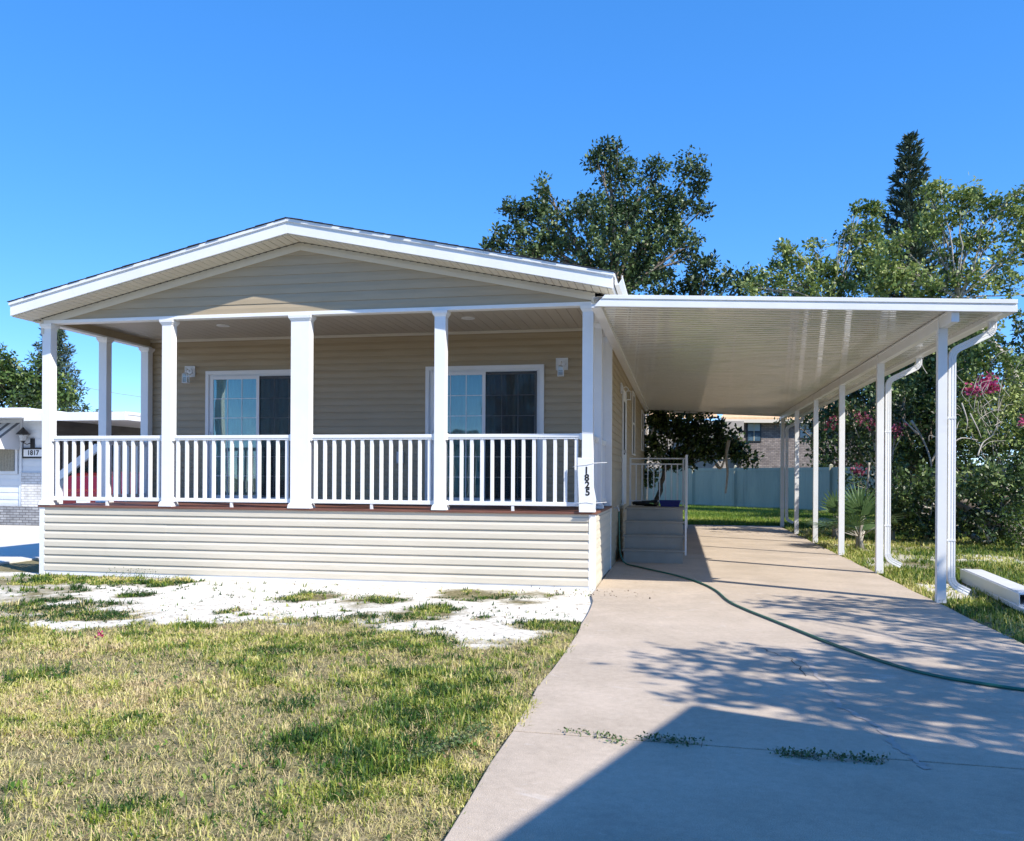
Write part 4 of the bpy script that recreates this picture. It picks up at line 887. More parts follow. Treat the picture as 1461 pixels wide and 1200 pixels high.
b_ = atd(77, 690, 36); pine('tufted_pine_tree', 'pine with pompom tufts behind the left neighbour roof', (b_.x, b_.y, -.03), 8.3, 1.8, 24, 9, curl=.2, poms=True, needle=.2, top_gap=.01)
# trees behind the neighbour's roof
D = 34
bl = [pblob(*b) for b in [(-40, 510, D, 40, 60), (0, 530, D, 30, 30), (20, 545, D, 40, 26), (55, 545, D, 34, 30), (85, 560, D, 24, 22), (100, 572, D, 12, 10), (0, 510, D, 12, 14), (30, 570, D, 60, 20), (-60, 560, D, 60, 40), (70, 575, D, 30, 14), (60, 520, D, 16, 14)]]
tree('round_tree', 'bushy green tree behind the left neighbour roof beside the tufted pine', 'tree', (atd(20, 690, D).x, atd(20, 690, D).y, -.03), atd(25, 610, D), bl, M_leafB, r0=.22, tufts=75, leaf=.17, per=14, tuft_r=.24, tint0=.35, seed=10)
D = 60
bl = [pblob(*b) for b in [(118, 583, D, 9, 5), (140, 590, D, 5, 3), (160, 600, D, 30, 8), (200, 604, D, 30, 8)]]
tree('distant_tree', 'small distant treetop just showing above the left neighbour roof', 'tree', (atd(130, 690, D).x, atd(130, 690, D).y, -.03), atd(135, 615, D), bl, M_leafA, r0=.15, tufts=30, leaf=.25, per=12, tuft_r=.3, tint0=.5, seed=11)

# citrus tree by the fence
D = 26
bl = [pblob(*b) for b in [(935, 600, D, 22, 16), (935, 640, D, 18, 30), (960, 610, D, 26, 22), (985, 625, D, 28, 24), (1010, 610, D, 26, 18), (1030, 630, D, 28, 22), (1005, 645, D, 30, 16), (960, 655, D, 22, 16), (1048, 650, D, 18, 12), (1065, 655, D, 14, 10), (980, 655, D, 30, 12), (945, 585, D, 20, 10), (985, 590, D, 26, 10), (1055, 640, D, 14, 10), (925, 680, D, 12, 16)]]
tree('citrus_tree', 'dark glossy leaved tree beyond the steps in front of the vinyl fence', 'tree', (atd(930, 705, D+1).x, 17.2, -.03), atd(950, 670, D), bl, M_leafC, r0=.10, tufts=135, leaf=.15, per=13, tuft_r=.18, tint0=.45, seed=12)
# bougainvillea and shrubs forming the right hand thicket
def shrub(name, label, D, blobs, base, fork, seed, mat=None, tufts=120, leaf=.10, tint0=.5, per=13, tuft_r=.16, flowers=None, cat='shrub', r0=.07, mb=None, group=None, sub_n=9):
    return tree(name, label, cat, base, fork, [pblob(*b) for b in blobs], mat or M_leafC, mb or M_barkp, r0=r0, tufts=tufts, leaf=leaf, per=per, tuft_r=tuft_r, tint0=tint0, seed=seed, flowers=flowers, group=group, sub_n=sub_n)
def gp(u, v): p = onz(u, v); return (p.x, p.y, -.03)
D = 19.5
shrub('bougainvillea', 'tall sprawling bougainvillea with magenta blossom right of the nearest downspout', D, [(1400, 505, D, 46, 30), (1380, 545, D, 40, 34), (1420, 570, D+.5, 46, 40), (1375, 600, D, 40, 34), (1460, 560, D+1, 40, 60), (1430, 630, D, 50, 36), (1380, 480, D+1, 26, 22), (1490, 620, D, 40, 50), (1440, 520, D, 24, 24)],
      gp(1440, 762), atd(1430, 690, D), 20, mat=M_leafB, tufts=150, leaf=.105, tint0=.6, flowers=[(pblob(1408, 551, D-.9, 16, 6), 44), (pblob(1388, 558, D-.9, 10, 4), 14), (pblob(1457, 600, D-1, 5, 4), 6), (pblob(1410, 541, D-.9, 6, 4), 10)])
D = 21
shrub('bougainvillea', 'bougainvillea with dusky pink blossom between the second and third carport posts', D, [(1235, 600, D, 30, 30), (1225, 640, D, 24, 24), (1280, 600, D, 26, 30), (1210, 590, D, 20, 20), (1255, 560, D, 26, 26), (1290, 560, D, 24, 30)],
      (7.9, 9.6, -.03), atd(1262, 690, D), 21, mat=M_leafC, tufts=95, leaf=.11, tint0=.4, flowers=[(pblob(1238, 600, D-.9, 24, 14), 14), (pblob(1225, 672, D-.9, 9, 5), 12), (pblob(1278, 612, D-.9, 9, 8), 13), (pblob(1185, 605, D-.7, 12, 5), 9), (pblob(1262, 640, D-.9, 10, 14), 5)])
D = 22.5
shrub('overhanging_tree', 'dark broad tree filling the gap behind the second and third carport posts', D, [(1330, 520, D, 60, 40), (1300, 560, D, 50, 40), (1250, 530, D, 40, 26), (1320, 600, D, 44, 40), (1290, 640, D, 40, 40), (1345, 650, D, 40, 44), (1220, 560, D+1, 30, 22), (1185, 585, D+2, 22, 14), (1370, 510, D, 30, 26), (1200, 570, D+2, 24, 16), (1390, 600, D, 40, 44)],
      (8.9, 10.6, -.03), atd(1330, 700, D), 22, cat='tree', mat=M_leafC, tufts=120, leaf=.14, tint0=.5, mb=M_bark, r0=.2, tuft_r=.2, sub_n=10)
D = 19
shrub('dense_shrub', 'dark dense shrub behind the second downspout', D, [(1295, 700, D, 34, 34), (1330, 690, D, 36, 40), (1275, 690, D+1, 22, 40), (1310, 745, D, 40, 22), (1350, 740, D, 34, 26), (1290, 740, D, 26, 26)], gp(1320, 768), atd(1320, 760, D), 23, tufts=130, leaf=.105, tint0=.36)
D = 18.2
shrub('dense_shrub', 'dark dense shrub right of the nearest downspout', D, [(1395, 690, D, 40, 44), (1430, 700, D, 40, 44), (1385, 745, D, 36, 26), (1430, 755, D, 34, 24), (1470, 690, D, 36, 50)], gp(1410, 775), atd(1410, 770, D), 24, tufts=130, leaf=.105, tint0=.42)
D = 16.6
shrub('leafy_bush', 'lighter green bush at the right edge by the grass', D, [(1455, 745, D, 26, 28), (1480, 720, D, 26, 30), (1490, 775, D, 40, 22), (1445, 770, D, 18, 14), (1510, 740, D, 40, 40)], gp(1475, 800), atd(1475, 790, D), 25, mat=M_leafY, tufts=90, leaf=.085, tint0=.3)
D = 25
shrub('dense_shrub', 'dark shrub against the far right part of the fence', D, [(1215, 690, D, 22, 20), (1250, 700, D, 26, 24), (1255, 660, D, 24, 26), (1290, 690, D+1, 30, 40)], (8.6, 13.2, -.03), atd(1250, 712, D), 26, tufts=70, leaf=.12, tint0=.35)
D = 26
bl = [(1500, 470, D, 40, 40), (1455, 475, D, 9, 16), (1452, 530, D, 12, 20), (1480, 540, D, 40, 40), (1460, 510, D, 10, 14)]
shrub('round_tree', 'dark treetop at the right edge of the sky', D, bl, (atd(1500, 700, D).x, atd(1500, 700, D).y, -.03), atd(1500, 600, D), 27, cat='tree', mat=M_leafA, tufts=70, leaf=.16, tint0=.4, mb=M_bark, r0=.15, tuft_r=.22)
# trees beyond the fence right of the brick house (they also shade it)
D = 38
shrub('round_tree', 'dark tree beyond the fence right of the brick house', D, [(1180, 620, D, 34, 40), (1215, 610, D, 36, 44), (1170, 660, D, 26, 24), (1230, 655, D, 40, 30), (1150, 590, D, 24, 16), (1120, 598, D, 12, 8), (1270, 600, D, 50, 60)], (atd(1200, 700, D).x, atd(1200, 700, D).y, -.03), atd(1200, 680, D), 28, cat='tree', mat=M_leafA, tufts=40, leaf=.22, tint0=.5, mb=M_bark, r0=.2, tuft_r=.32, per=12)
D = 27
shrub('round_tree', 'dark tree mass standing furthest back behind the bougainvillea', D, [(1310, 620, D, 50, 60), (1380, 600, D, 60, 70), (1450, 620, D, 60, 70), (1340, 700, D, 60, 40), (1420, 700, D, 60, 40), (1490, 690, D, 60, 50), (1380, 500, D, 50, 40), (1290, 560, D, 40, 40)], (12.5, 16.5, -.03), atd(1390, 700, D), 29, cat='tree', mat=M_leafA, tufts=60, leaf=.17, tint0=.5, mb=M_bark, r0=.15, tuft_r=.25)
# bare twigs in the thicket
def twigs(D, pts, name, label, r=.018, seed=1):
    R = random.Random(seed); s = MB()
    for pl in pts:
        P = smooth_path([atd(u, v, D+R.uniform(-.1, .1)) for u, v in pl], 4); s.tube(P, [r*(1-.6*k/(len(P)-1)) for k in range(len(P))], 5)
    o = s.build(name, M_barkp, None, smooth=True); tag(o, label, 'branch'); return o
twigs(17.8, [[(1395, 650), (1402, 632), (1415, 622), (1422, 608)], [(1358, 634), (1372, 625), (1395, 628)], [(1384, 590), (1395, 612), (1400, 625)], [(1372, 575), (1380, 600), (1378, 615)]], 'bare_branches', 'pale bare branches showing in front of the bougainvillea')
twigs(20.2, [[(1300, 600), (1318, 630), (1328, 660), (1332, 700)], [(1328, 660), (1338, 640), (1342, 615)], [(1310, 620), (1290, 600)], [(1240, 660), (1238, 690), (1236, 730), (1235, 745)]], 'bare_branches', 'thicker bare stems showing between the second and nearest posts', r=.03, seed=2)
twigs(25, [[(1040, 628), (1036, 650), (1038, 675), (1035, 704)], [(1022, 662), (1028, 668), (1034, 655)]], 'hanging_branch', 'pale peeling branch hanging down in front of the vinyl fence', r=.06, seed=3)
R = random.Random(77); tw = []
for k in range(38):
    u0, v0 = R.gauss(1400, 32), R.gauss(588, 26); a_ = R.uniform(-2.6, -.4); L_ = R.uniform(14, 42); tw.append([(u0, v0), (u0+L_*.5*math.cos(a_)+R.uniform(-5, 5), v0+L_*.5*math.sin(a_)+R.uniform(-3, 3)), (u0+L_*math.cos(a_+.3), v0+L_*math.sin(a_+.3)+3)])
twigs(18.1, tw, 'bare_twigs', 'tangle of fine pale twigs over the sunny face of the bougainvillea', r=.008, seed=5)
# fan palms
def fanpalm(name, label, base, nf, L, seed, group='young fan palms', tintb=.4):
    R = random.Random(seed); G = np.random.default_rng(seed); base = Vector(base); t = thing(name, label, 'palm', base, 0, group); V = []; F = []; T = []
    mb = MB()
    for k in range(4): a_ = k*1.6; mb.tube([base+Vector((.05*math.cos(a_), .05*math.sin(a_), -.05)), base+Vector((.03*math.cos(a_), .03*math.sin(a_), .22)), base+Vector((.10*math.cos(a_), .1*math.sin(a_), .38))], [.045, .04, .012], 6)
    for k in range(nf):
        az = 2.4*k+R.uniform(-.3, .3); el = R.uniform(.15, 1.35) if k > 2 else 1.4; d = Vector((math.cos(az)*math.cos(el), math.sin(az)*math.cos(el), math.sin(el)))
        pet = L*R.uniform(.3, .5); s0 = base+Vector((0, 0, .25)); hub = s0+d*pet; mb.tube([s0, hub], [.012, .007], 5)
        side = d.cross(Vector((0, 0, 1))).normalized(); upv = side.cross(d).normalized(); nb = 14; tb = tintb+R.uniform(-.15, .2)
        for q in range(nb):
            a_ = (q/(nb-1)-.5)*2.5; bd = (d*math.cos(a_)+side*math.sin(a_)).normalized(); Lb = L*.62*(1-.25*abs(a_)/1.25)*R.uniform(.9, 1.1); w_ = .024
            p0 = hub; p1 = hub+bd*Lb*.5+upv*.03; p2 = hub+bd*Lb+Vector((0, 0, -.10*Lb)); sd2 = bd.cross(upv).normalized()*w_; i0 = len(V)
            V += [p0, p1+sd2, p2, p1-sd2]; F.append((i0, i0+1, i0+2, i0+3)); T.append(tb+R.uniform(-.1, .1))
    npmesh('fronds', np.array([tuple(v) for v in V]), np.array(F), M_frond, t, np.clip(T, 0, 1)); mb.build('stem', M_barkp, t, smooth=True); return t
fanpalm('fan_palm', 'young fan palm with upright green fans between the third post and second post', gp(1226, 782), 13, 1.15, 31)
fanpalm('fan_palm', 'young fan palm partly hidden behind the fourth and third posts', gp(1192, 768), 9, 1.0, 32)
fanpalm('fan_palm', 'young fan palm showing right of the second downspout', gp(1272, 772), 10, 1.05, 33)
# weeds in the driveway joint and in the sand
def weed(name, label, u0, u1, v, n, h, seed, mat=M_frond, tint=.45, cat='weed', group='weeds in the driveway joint'):
    G = np.random.default_rng(seed); a = onz(u0, v[0]); b = onz(u1, v[1]); t = thing(name, label, cat, (a.lerp(b, .5).x, a.lerp(b, .5).y, 0), 0, group)
    u = G.beta(1.3, 1.3, n); P = np.array(a)[None]*(1-u)[:, None]+np.array(b)[None]*u[:, None]; P[:, :2] += G.normal(0, .028, (n, 2)); P[:, 2] = .003+G.random(n)**1.7*h*.7
    leaf_mesh('foliage', P, np.full(n, .019), tint+G.normal(0, .18, n), mat, t, asp=.6, R=G)
    s = MB()
    for k in range(max(5, n//14)):
        q = Vector(P[G.integers(n)]); s.tube([Vector((q.x+G.normal(0, .015), q.y+G.normal(0, .015), 0)), q], .0015, 4)
    s.build('stem', M_bark, t); return t
weed('weed', 'small bright weed in the sunlit part of the driveway joint', 857, 888, (1050, 1062), 90, .035, 41, tint=.6)
weed('weed', 'tiny weed sprig left of the others in the driveway joint', 808, 840, (1045, 1048), 36, .02, 45, tint=.6)
weed('weed', 'weed just inside the shadow edge on the driveway joint', 915, 1000, (1055, 1062), 210, .04, 42)
weed('weed', 'widest weed in the shaded driveway joint', 1108, 1172, (1076, 1082), 220, .04, 43)
weed('weed', 'dark weed at the right end of the shaded driveway joint', 1180, 1266, (1082, 1088), 220, .04, 44)
weed('weed', 'leafy green weed at the foot of the skirt near the left corner', 225, 255, (829, 829), 160, .10, 46, tint=.6, group='weeds by the skirt')
weed('weed', 'tall wispy weed against the skirt left of the leafy one', 150, 225, (822, 826), 190, .18, 47, tint=.5, group='weeds by the skirt')
weed('weed', 'low broadleaf weed patch on the sand nearest the middle of the skirt', 425, 482, (846, 848), 260, .05, 48, tint=.4, group='weeds on the sand')
weed('weed', 'broadleaf weed on the sand between the middle patch and the driveway', 500, 565, (852, 858), 260, .06, 49, tint=.4, group='weeds on the sand')
weed('weed', 'small weed on the sand near the driveway corner', 725, 765, (853, 854), 110, .04, 50, tint=.4, group='weeds on the sand')
weed('weed', 'small weed on the sand left of the leafy corner', 175, 218, (845, 845), 150, .045, 51, tint=.3, group='weeds on the sand')
weed('weed', 'green broadleaf weeds spreading beside the driveway edge', 585, 700, (1090, 1040), 700, .07, 52, tint=.62, group='weeds in the lawn')
# leaf litter near the skirt corner
n = 150; px = np.concatenate([rng.normal(-.05, .5, n), rng.uniform(-4, .2, n)]); py = np.concatenate([rng.normal(-.35, .25, n), rng.uniform(-2.8, -.15, n)]); k = (py < -.03)
C = np.stack([px, py, np.full(2*n, -.012)+rng.random(2*n)*.01], 1)[k]
o = leaf_mesh('leaf_litter', C, np.full(len(C), .03), rng.random(len(C)), leafmat('dry_leaves', [(.05, .035, .02), (.14, .09, .05), (.08, .06, .03)], transl=.1), None, up=1.5, asp=.5); tag(o, kind='stuff')
a = onz(141, 910); C = np.array([[a.x, a.y, .03]]*26)+rng.normal(0, .014, (26, 3)); o = leaf_mesh('fallen_blossom', C, np.full(26, .026), rng.random(26), M_flower, None, asp=.9); tag(o, 'single pink blossom lying in the grass at far left', 'blossom')
#NEXT
# ================================================================== FENCE
M_vinyl = pmat('weathered_vinyl', (.50, .47, .34), (.43, .405, .295), rough=.55, nscale=1.2, bump=.1, bscale=3, c3=(.22, .215, .18), c3s=.8, c3r=(.5, .8), stretch=(1, 1, .25))
FN = thing('vinyl_fence', 'white vinyl privacy fence across the back lawn', 'fence', (1.7, 32.5, 0))
fp = [(-8.9, 41.7), (-6.2, 39.4), (-3.5, 37.1), (-.8, 34.75), (1.85, 32.45), (3.75, 30.6), (5.65, 28.75), (7.3, 26.2), (8.9, 23.7), (10.5, 21.2), (12.1, 18.7)]
for a_, b_ in zip(fp, fp[1:]):
    p0, p1 = Vector((*a_, 0)), Vector((*b_, 0)); d = (p1-p0); L = d.length; d.normalize(); n = Vector((-d.y, d.x, 0)); s = MB(); nb = int(L/.16); w_ = L/nb
    for k in range(nb):
        q0 = p0+d*(k*w_+.004); q1 = p0+d*((k+1)*w_-.004); s.prism_z([(q0.x, q0.y), (q1.x, q1.y), ((q1+n*.02).x, (q1+n*.02).y), ((q0+n*.02).x, (q0+n*.02).y)], .04, 1.78)
    for z0, z1 in ((.05, .17), (1.74, 1.88)):
        q0 = p0-n*.02; q1 = p1-n*.02; s.prism_z([(q0.x, q0.y), (q1.x, q1.y), ((q1+n*.06).x, (q1+n*.06).y), ((q0+n*.06).x, (q0+n*.06).y)], z0, z1)
    q0 = p0+n*.021; q1 = p1+n*.021; s.prism_z([(q0.x, q0.y), (q1.x, q1.y), ((q1+n*.005).x, (q1+n*.005).y), ((q0+n*.005).x, (q0+n*.005).y)], .04, 1.75)
    s.build('fence_panel', M_vinyl, FN)
for a_ in fp:
    s = MB().box(a_[0]-.07, a_[0]+.07, a_[1]-.07, a_[1]+.07, -.05, 1.95); s.add([(a_[0]+sx*.085, a_[1]+sy*.085, 1.95) for sx, sy in ((-1, -1), (1, -1), (1, 1), (-1, 1))]+[(a_[0], a_[1], 2.02)], [(0, 1, 4), (1, 2, 4), (2, 3, 4), (3, 0, 4), (3, 2, 1, 0)]); s.build('fence_post', M_vinyl, FN)

# ================================================================== BRICK HOUSE beyond the fence
def brickmat(name, c1, c2, mort, sc=1):
    m = bpy.data.materials.new(name); m.use_nodes = True; t = m.node_tree; b = t.nodes['Principled BSDF']; b.inputs['Roughness'].default_value = .9
    co = N(t, 'ShaderNodeTexCoord'); sp = N(t, 'ShaderNodeSeparateXYZ'); cb = N(t, 'ShaderNodeCombineXYZ'); ad = N(t, 'ShaderNodeMath', operation='ADD')
    t.links.new(co.outputs['Object'], sp.inputs[0]); t.links.new(sp.outputs[0], ad.inputs[0]); t.links.new(sp.outputs[1], ad.inputs[1]); t.links.new(ad.outputs[0], cb.inputs[0]); t.links.new(sp.outputs[2], cb.inputs[1])
    br = N(t, 'ShaderNodeTexBrick'); br.inputs['Scale'].default_value = sc; br.inputs['Brick Width'].default_value = .42; br.inputs['Row Height'].default_value = .15; br.inputs['Mortar Size'].default_value = .02
    br.inputs['Color1'].default_value = (*c1, 1); br.inputs['Color2'].default_value = (*c2, 1); br.inputs['Mortar'].default_value = (*mort, 1); t.links.new(cb.outputs[0], br.inputs['Vector'])
    n = N(t, 'ShaderNodeTexNoise'); n.inputs['Scale'].default_value = 4; n.inputs['Detail'].default_value = 8; mr = N(t, 'ShaderNodeMapRange'); mr.inputs[3].default_value = .5; mr.inputs[4].default_value = 1.5; t.links.new(n.outputs['Fac'], mr.inputs[0]); t.links.new(co.outputs['Object'], n.inputs['Vector'])
    vm = N(t, 'ShaderNodeVectorMath', operation='SCALE'); t.links.new(br.outputs['Color'], vm.inputs[0]); t.links.new(mr.outputs[0], vm.inputs['Scale']); t.links.new(vm.outputs[0], b.inputs['Base Color'])
    bp = N(t, 'ShaderNodeBump'); bp.inputs['Strength'].default_value = .6; bp.inputs['Distance'].default_value = .02; t.links.new(br.outputs['Fac'], bp.inputs['Height']); bp.invert = True; t.links.new(bp.outputs[0], b.inputs['Normal'])
    return m
M_brick = brickmat('grey_brown_brick', (.15, .125, .12), (.25, .215, .20), (.11, .10, .10), 1.6)
M_tan = pmat('tan_roof_tiles', (.60, .38, .20), (.70, .48, .28), rough=.85, nscale=6, bump=.5, bscale=14)
M_stucco = pmat('cream_stucco', (.28, .25, .225), (.33, .30, .27), rough=.9, nscale=3, bump=.3, bscale=60)
M_win = pmat('blue_grey_window_glass', (.05, .09, .13), rough=.05, spec=.9)
D = 48; O_ = atd(1055, 690, D); ex = (atd(1200, 690, D)-O_).normalized(); ez = Vector((0, 0, 1)); ey = Vector((-ex.y, ex.x, 0))
BH = thing('brick_house', 'two storey grey brick house with a tan roof beyond the fence', 'house', (O_.x, O_.y, 0))
def bw(s, a0, a1, b0, b1, z0, z1):
    P = [O_+ex*a+ey*b for a, b in ((a0, b0), (a1, b0), (a1, b1), (a0, b1))]; return s.prism_z([(p.x, p.y) for p in P], z0, z1)
k = D/FPX; zt = 1.42+(684-605)*k
bw(MB(), 0, 9.5, 0, 8, -.05, zt).build('brick_wall', M_brick, BH)
bw(bw(MB(), -6.5, -.01, .5, 8, -.05, zt+.0), -6.6, -.02, .4, .49, 2.5, 2.8).build('stucco_wall', M_stucco, BH)
def slope(s, a0, a1, b0, z0, b1, z1, th=.12):
    P = [O_+ex*a0+ey*b0, O_+ex*a1+ey*b0, O_+ex*(a1-(1.8 if a1 > 5 else 0))+ey*b1, O_+ex*(a0+(1.8 if a0 > -3 else 0))+ey*b1]; zz = [z0, z0, z1, z1]
    v = [(p.x, p.y, z) for p, z in zip(P, zz)]+[(p.x, p.y, z+th) for p, z in zip(P, zz)]
    return s.add(v, [(0, 3, 2, 1), (4, 5, 6, 7), (0, 1, 5, 4), (1, 2, 6, 5), (2, 3, 7, 6), (3, 0, 4, 7)])
slope(MB(), -1.2, 10, -.6, zt+.12, 4, zt+1.45).build('roof', M_tan, BH)
slope(MB(), -7.0, -1.21, -.1, zt+.2, 4, zt+1.5).build('roof', M_tan, BH)
bw(bw(MB(), -1.2, 10, -.62, -.56, zt-.05, zt+.14), -1.2, 10, -.56, 0.0, zt-.04, zt-.0).build('eaves', pmat('eave_cream', (.55, .50, .42), rough=.6), BH)
s = MB(); P = [O_+ex*a+ey*.0 for a in (-3.2, -.3)]; 
bw(s, -2.6, -.012, -.9, .48, zt-.9, zt+.02); s.build('stucco_bay', M_stucco, BH)
def bwin(a, z, w_, h_):
    f = bw(MB(), a-w_/2, a+w_/2, -.05, -.002, z, z+h_).build('window', M_black, BH); sub(bw(bw(MB(), a-w_/2+.07, a+w_/2-.07, -.065, -.051, z+.07, z+h_/2-.03), a-w_/2+.07, a+w_/2-.07, -.065, -.051, z+h_/2+.03, z+h_-.07), 'window_pane', M_win, f)
    sub(bw(MB(), a-.02, a+.02, -.075, -.066, z+.07, z+h_-.07), 'window_bar', M_vinyl, f); sub(bw(MB(), a-w_/2+.09, a+w_/2-.09, -.0655, -.0652, z+h_/2+.06, z+h_-.12), 'window_blind', M_win2, f)
M_win2 = pmat('pale_blinds', (.30, .38, .42), rough=.5)
bwin((1075-1055)*k, 1.42+(684-633)*k, 21*k, 29*k); bwin((1149-1055)*k, 1.42+(684-628)*k, 20*k, 27*k); bwin(.75, .3, .85, 1.3); bwin(3.8, .3, .85, 1.3)

# ================================================================== LEFT NEIGHBOUR HOME
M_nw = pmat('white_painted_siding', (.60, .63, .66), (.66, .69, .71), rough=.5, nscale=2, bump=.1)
M_grey = pmat('shade_dark_grey_siding', (.09, .08, .07), (.115, .105, .095), rough=.6, nscale=2)  # side wall colour darkened to deepen the shade under the carport
M_stone = brickmat('white_stone', (.60, .60, .60), (.68, .68, .67), (.42, .41, .40), 2.1)
M_stoneg = brickmat('grey_stone', (.22, .23, .25), (.34, .35, .36), (.10, .10, .11), 2.1)
NH = thing('neighbour_home', 'low white mobile home at the left edge with a flat roof and carport', 'house', (-17, 10, 0))
s = MB(); siding(s, 'x', 10, -1, -26, -16.25, 1.45, 2.95, h=.2, t=.015, R=random.Random(31)); s.box(-26, -16.2, 10, 10.1, -.05, 2.95); s.build('front_wall', M_nw, NH)
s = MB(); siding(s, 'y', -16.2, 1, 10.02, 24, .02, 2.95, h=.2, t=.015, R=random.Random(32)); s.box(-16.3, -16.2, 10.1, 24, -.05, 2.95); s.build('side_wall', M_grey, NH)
s = MB().box(-16.95, -16.17, 9.93, 9.985, .52, 1.46); s.build('stone_facing', M_stone, NH)
s = MB(); siding(s, 'x', 9.99, -1, -26, -16.97, .5, 1.44, h=.2, t=.015, R=random.Random(33)); s.build('front_wall', M_nw, NH)
s = MB().box(-26, -16.1, 9.7, 9.929, -.05, .52); s.build('planter_wall', M_stoneg, NH)
s = MB().box(-17.03, -16.955, 9.95, 9.988, .5, 2.95); s.box(-16.27, -16.17, 9.955, 9.988, 1.46, 2.95); s.build('corner_board', M_nw, NH)
# roofs
s = MB().box(-26.2, -16.05, 9.0, 24.3, 2.95, 3.2); s.build('roof', M_alum, NH)
s = MB().box(-26.2, -16.04, 8.9, 8.999, 2.93, 3.1); s.build('gutter', M_alum, NH)
s = MB(); s.box(-16.04, -13.0, 9.0, 24.3, 2.93, 3.0); x = -15.9
while x < -13.1: s.box(x, x+.05, 9.0, 24.3, 3.0, 3.03); x += .3
s.build('carport_roof', M_alum, NH)
s = MB().box(-13.0, -12.96, 9.0, 24.3, 2.84, 3.06); s.box(-16.03, -13.0, 8.96, 8.999, 2.84, 3.06); s.box(-12.959, -12.945, 9.0, 24.3, 2.98, 3.04); s.build('carport_fascia', M_alum, NH)
for y in (12.6, 18.5): s = MB().box(-13.2, -13.12, y, y+.08, 0, 2.93); s.build('carport_post', M_alum, NH)
for y0, y1 in ((10.6, 13.2), (13.9, 15.2), (18.5, 20)):  # windows made large with dark panes to deepen the shade along this wall
    f = MB().box(-16.185, -16.15, y0, y1, .5, 2.5).build('window', pmat('grey_frame', (.3, .29, .27), rough=.6) if y0 == 10.6 else bpy.data.materials['grey_frame'], NH); sub(MB().box(-16.149, -16.14, y0+.09, y1-.09, .58, 2.42), 'window_pane', M_gdark, f)
# front window with curtain and scalloped awning
f = MB().box(-18.6, -17.08, 9.93, 9.97, 1.42, 2.6).build('window', M_nw, NH); sub(MB().box(-18.5, -17.16, 9.915, 9.929, 1.5, 2.52), 'window_pane', M_gdark, f)
s = MB(); vs = []; n = 60
for i in range(n+1): xx = -18.5+1.34*i/n; vs += [(xx, 9.90+.012*math.sin(i*1.5), 1.5), (xx, 9.90+.012*math.sin(i*1.5), 2.25)]
s.add(vs, [(2*i, 2*i+1, 2*i+3, 2*i+2) for i in range(n)]); sub(s, 'curtain', pmat('olive_curtain', (.30, .29, .24), (.22, .21, .17), rough=.9, nscale=20), f)
def awn(mat, name, xa, xb):
    s = MB(); s.add([(xa, 9.93, 2.85), (xb, 9.93, 2.85), (xb, 8.95, 2.22), (xa, 8.95, 2.22), (xa, 9.93, 2.82), (xb, 9.93, 2.82), (xb, 8.95, 2.19), (xa, 8.95, 2.19)], [(0, 1, 2, 3), (4, 7, 6, 5), (0, 4, 5, 1), (1, 5, 6, 2), (2, 6, 7, 3), (3, 7, 4, 0)]); return s.build(name, mat, NH)
M_gr = pmat('grey_stripe', (.10, .12, .14), rough=.5); x = -20.0; k = 0
aw = awn(M_white, 'awning', -19.0, -16.98)
s = MB()
for k in range(7): xx = -18.9+k*.3; s.add([(xx, 9.92, 2.853), (xx+.12, 9.92, 2.853), (xx+.12, 8.96, 2.233), (xx, 8.96, 2.233)], [(0, 1, 2, 3)])
sub(s, 'awning_stripes', M_gr, aw)
s = MB()
for k in range(14): xx = -19+k*.145; s.prism_y([(xx, 2.2), (xx+.145, 2.2), (xx+.12, 2.09), (xx+.0725, 2.06), (xx+.025, 2.09)], 8.93, 8.949)
s.prism_x([(9.92, 2.82), (8.95, 2.2), (8.95, 2.1), (9.92, 2.1)], -17.0, -16.985); sub(s, 'scalloped_edge', M_white, aw)
# lantern and number plate
lx, ly = -16.72, 9.9
s = MB().box(lx+.04, lx+.16, 9.95, 9.985, 2.15, 2.42); s.tube([(lx+.1, 9.95, 2.3), (lx+.02, 9.85, 2.25), (lx-.06, 9.80, 2.3)], .015, 6); s.tube([(lx-.06, 9.8, 1.98), (lx-.06, 9.8, 2.32)], .014, 6)
s.tube([(lx-.06, 9.8, 2.30), (lx-.06, 9.8, 2.34), (lx-.06, 9.8, 2.50)], [.03, .075, .11], 6); s.tube([(lx-.06, 9.8, 2.52), (lx-.06, 9.8, 2.62), (lx-.06, 9.8, 2.72)], [.19, .10, .015], 6)
ln = s.build('wall_lantern', M_black, NH); sub(MB().tube([(lx-.06, 9.8, 2.345), (lx-.06, 9.8, 2.5)], [.08, .112], 6), 'lantern_glass', pmat('frosted_glass', (.55, .55, .52), rough=.3), ln)
s = MB().box(-16.93, -16.22, 9.945, 9.975, 1.86, 2.16); pl = s.build('number_plate', M_black, NH); sub(MB().box(-16.88, -16.27, 9.935, 9.944, 1.91, 2.11), 'plate_face', M_white, pl)
tx = text_mesh('1817', 'digits', .19, M_black, (-16.575, 9.933, 2.01), (PI/2, 0, 0), pl, extrude=.001, bold=.006)
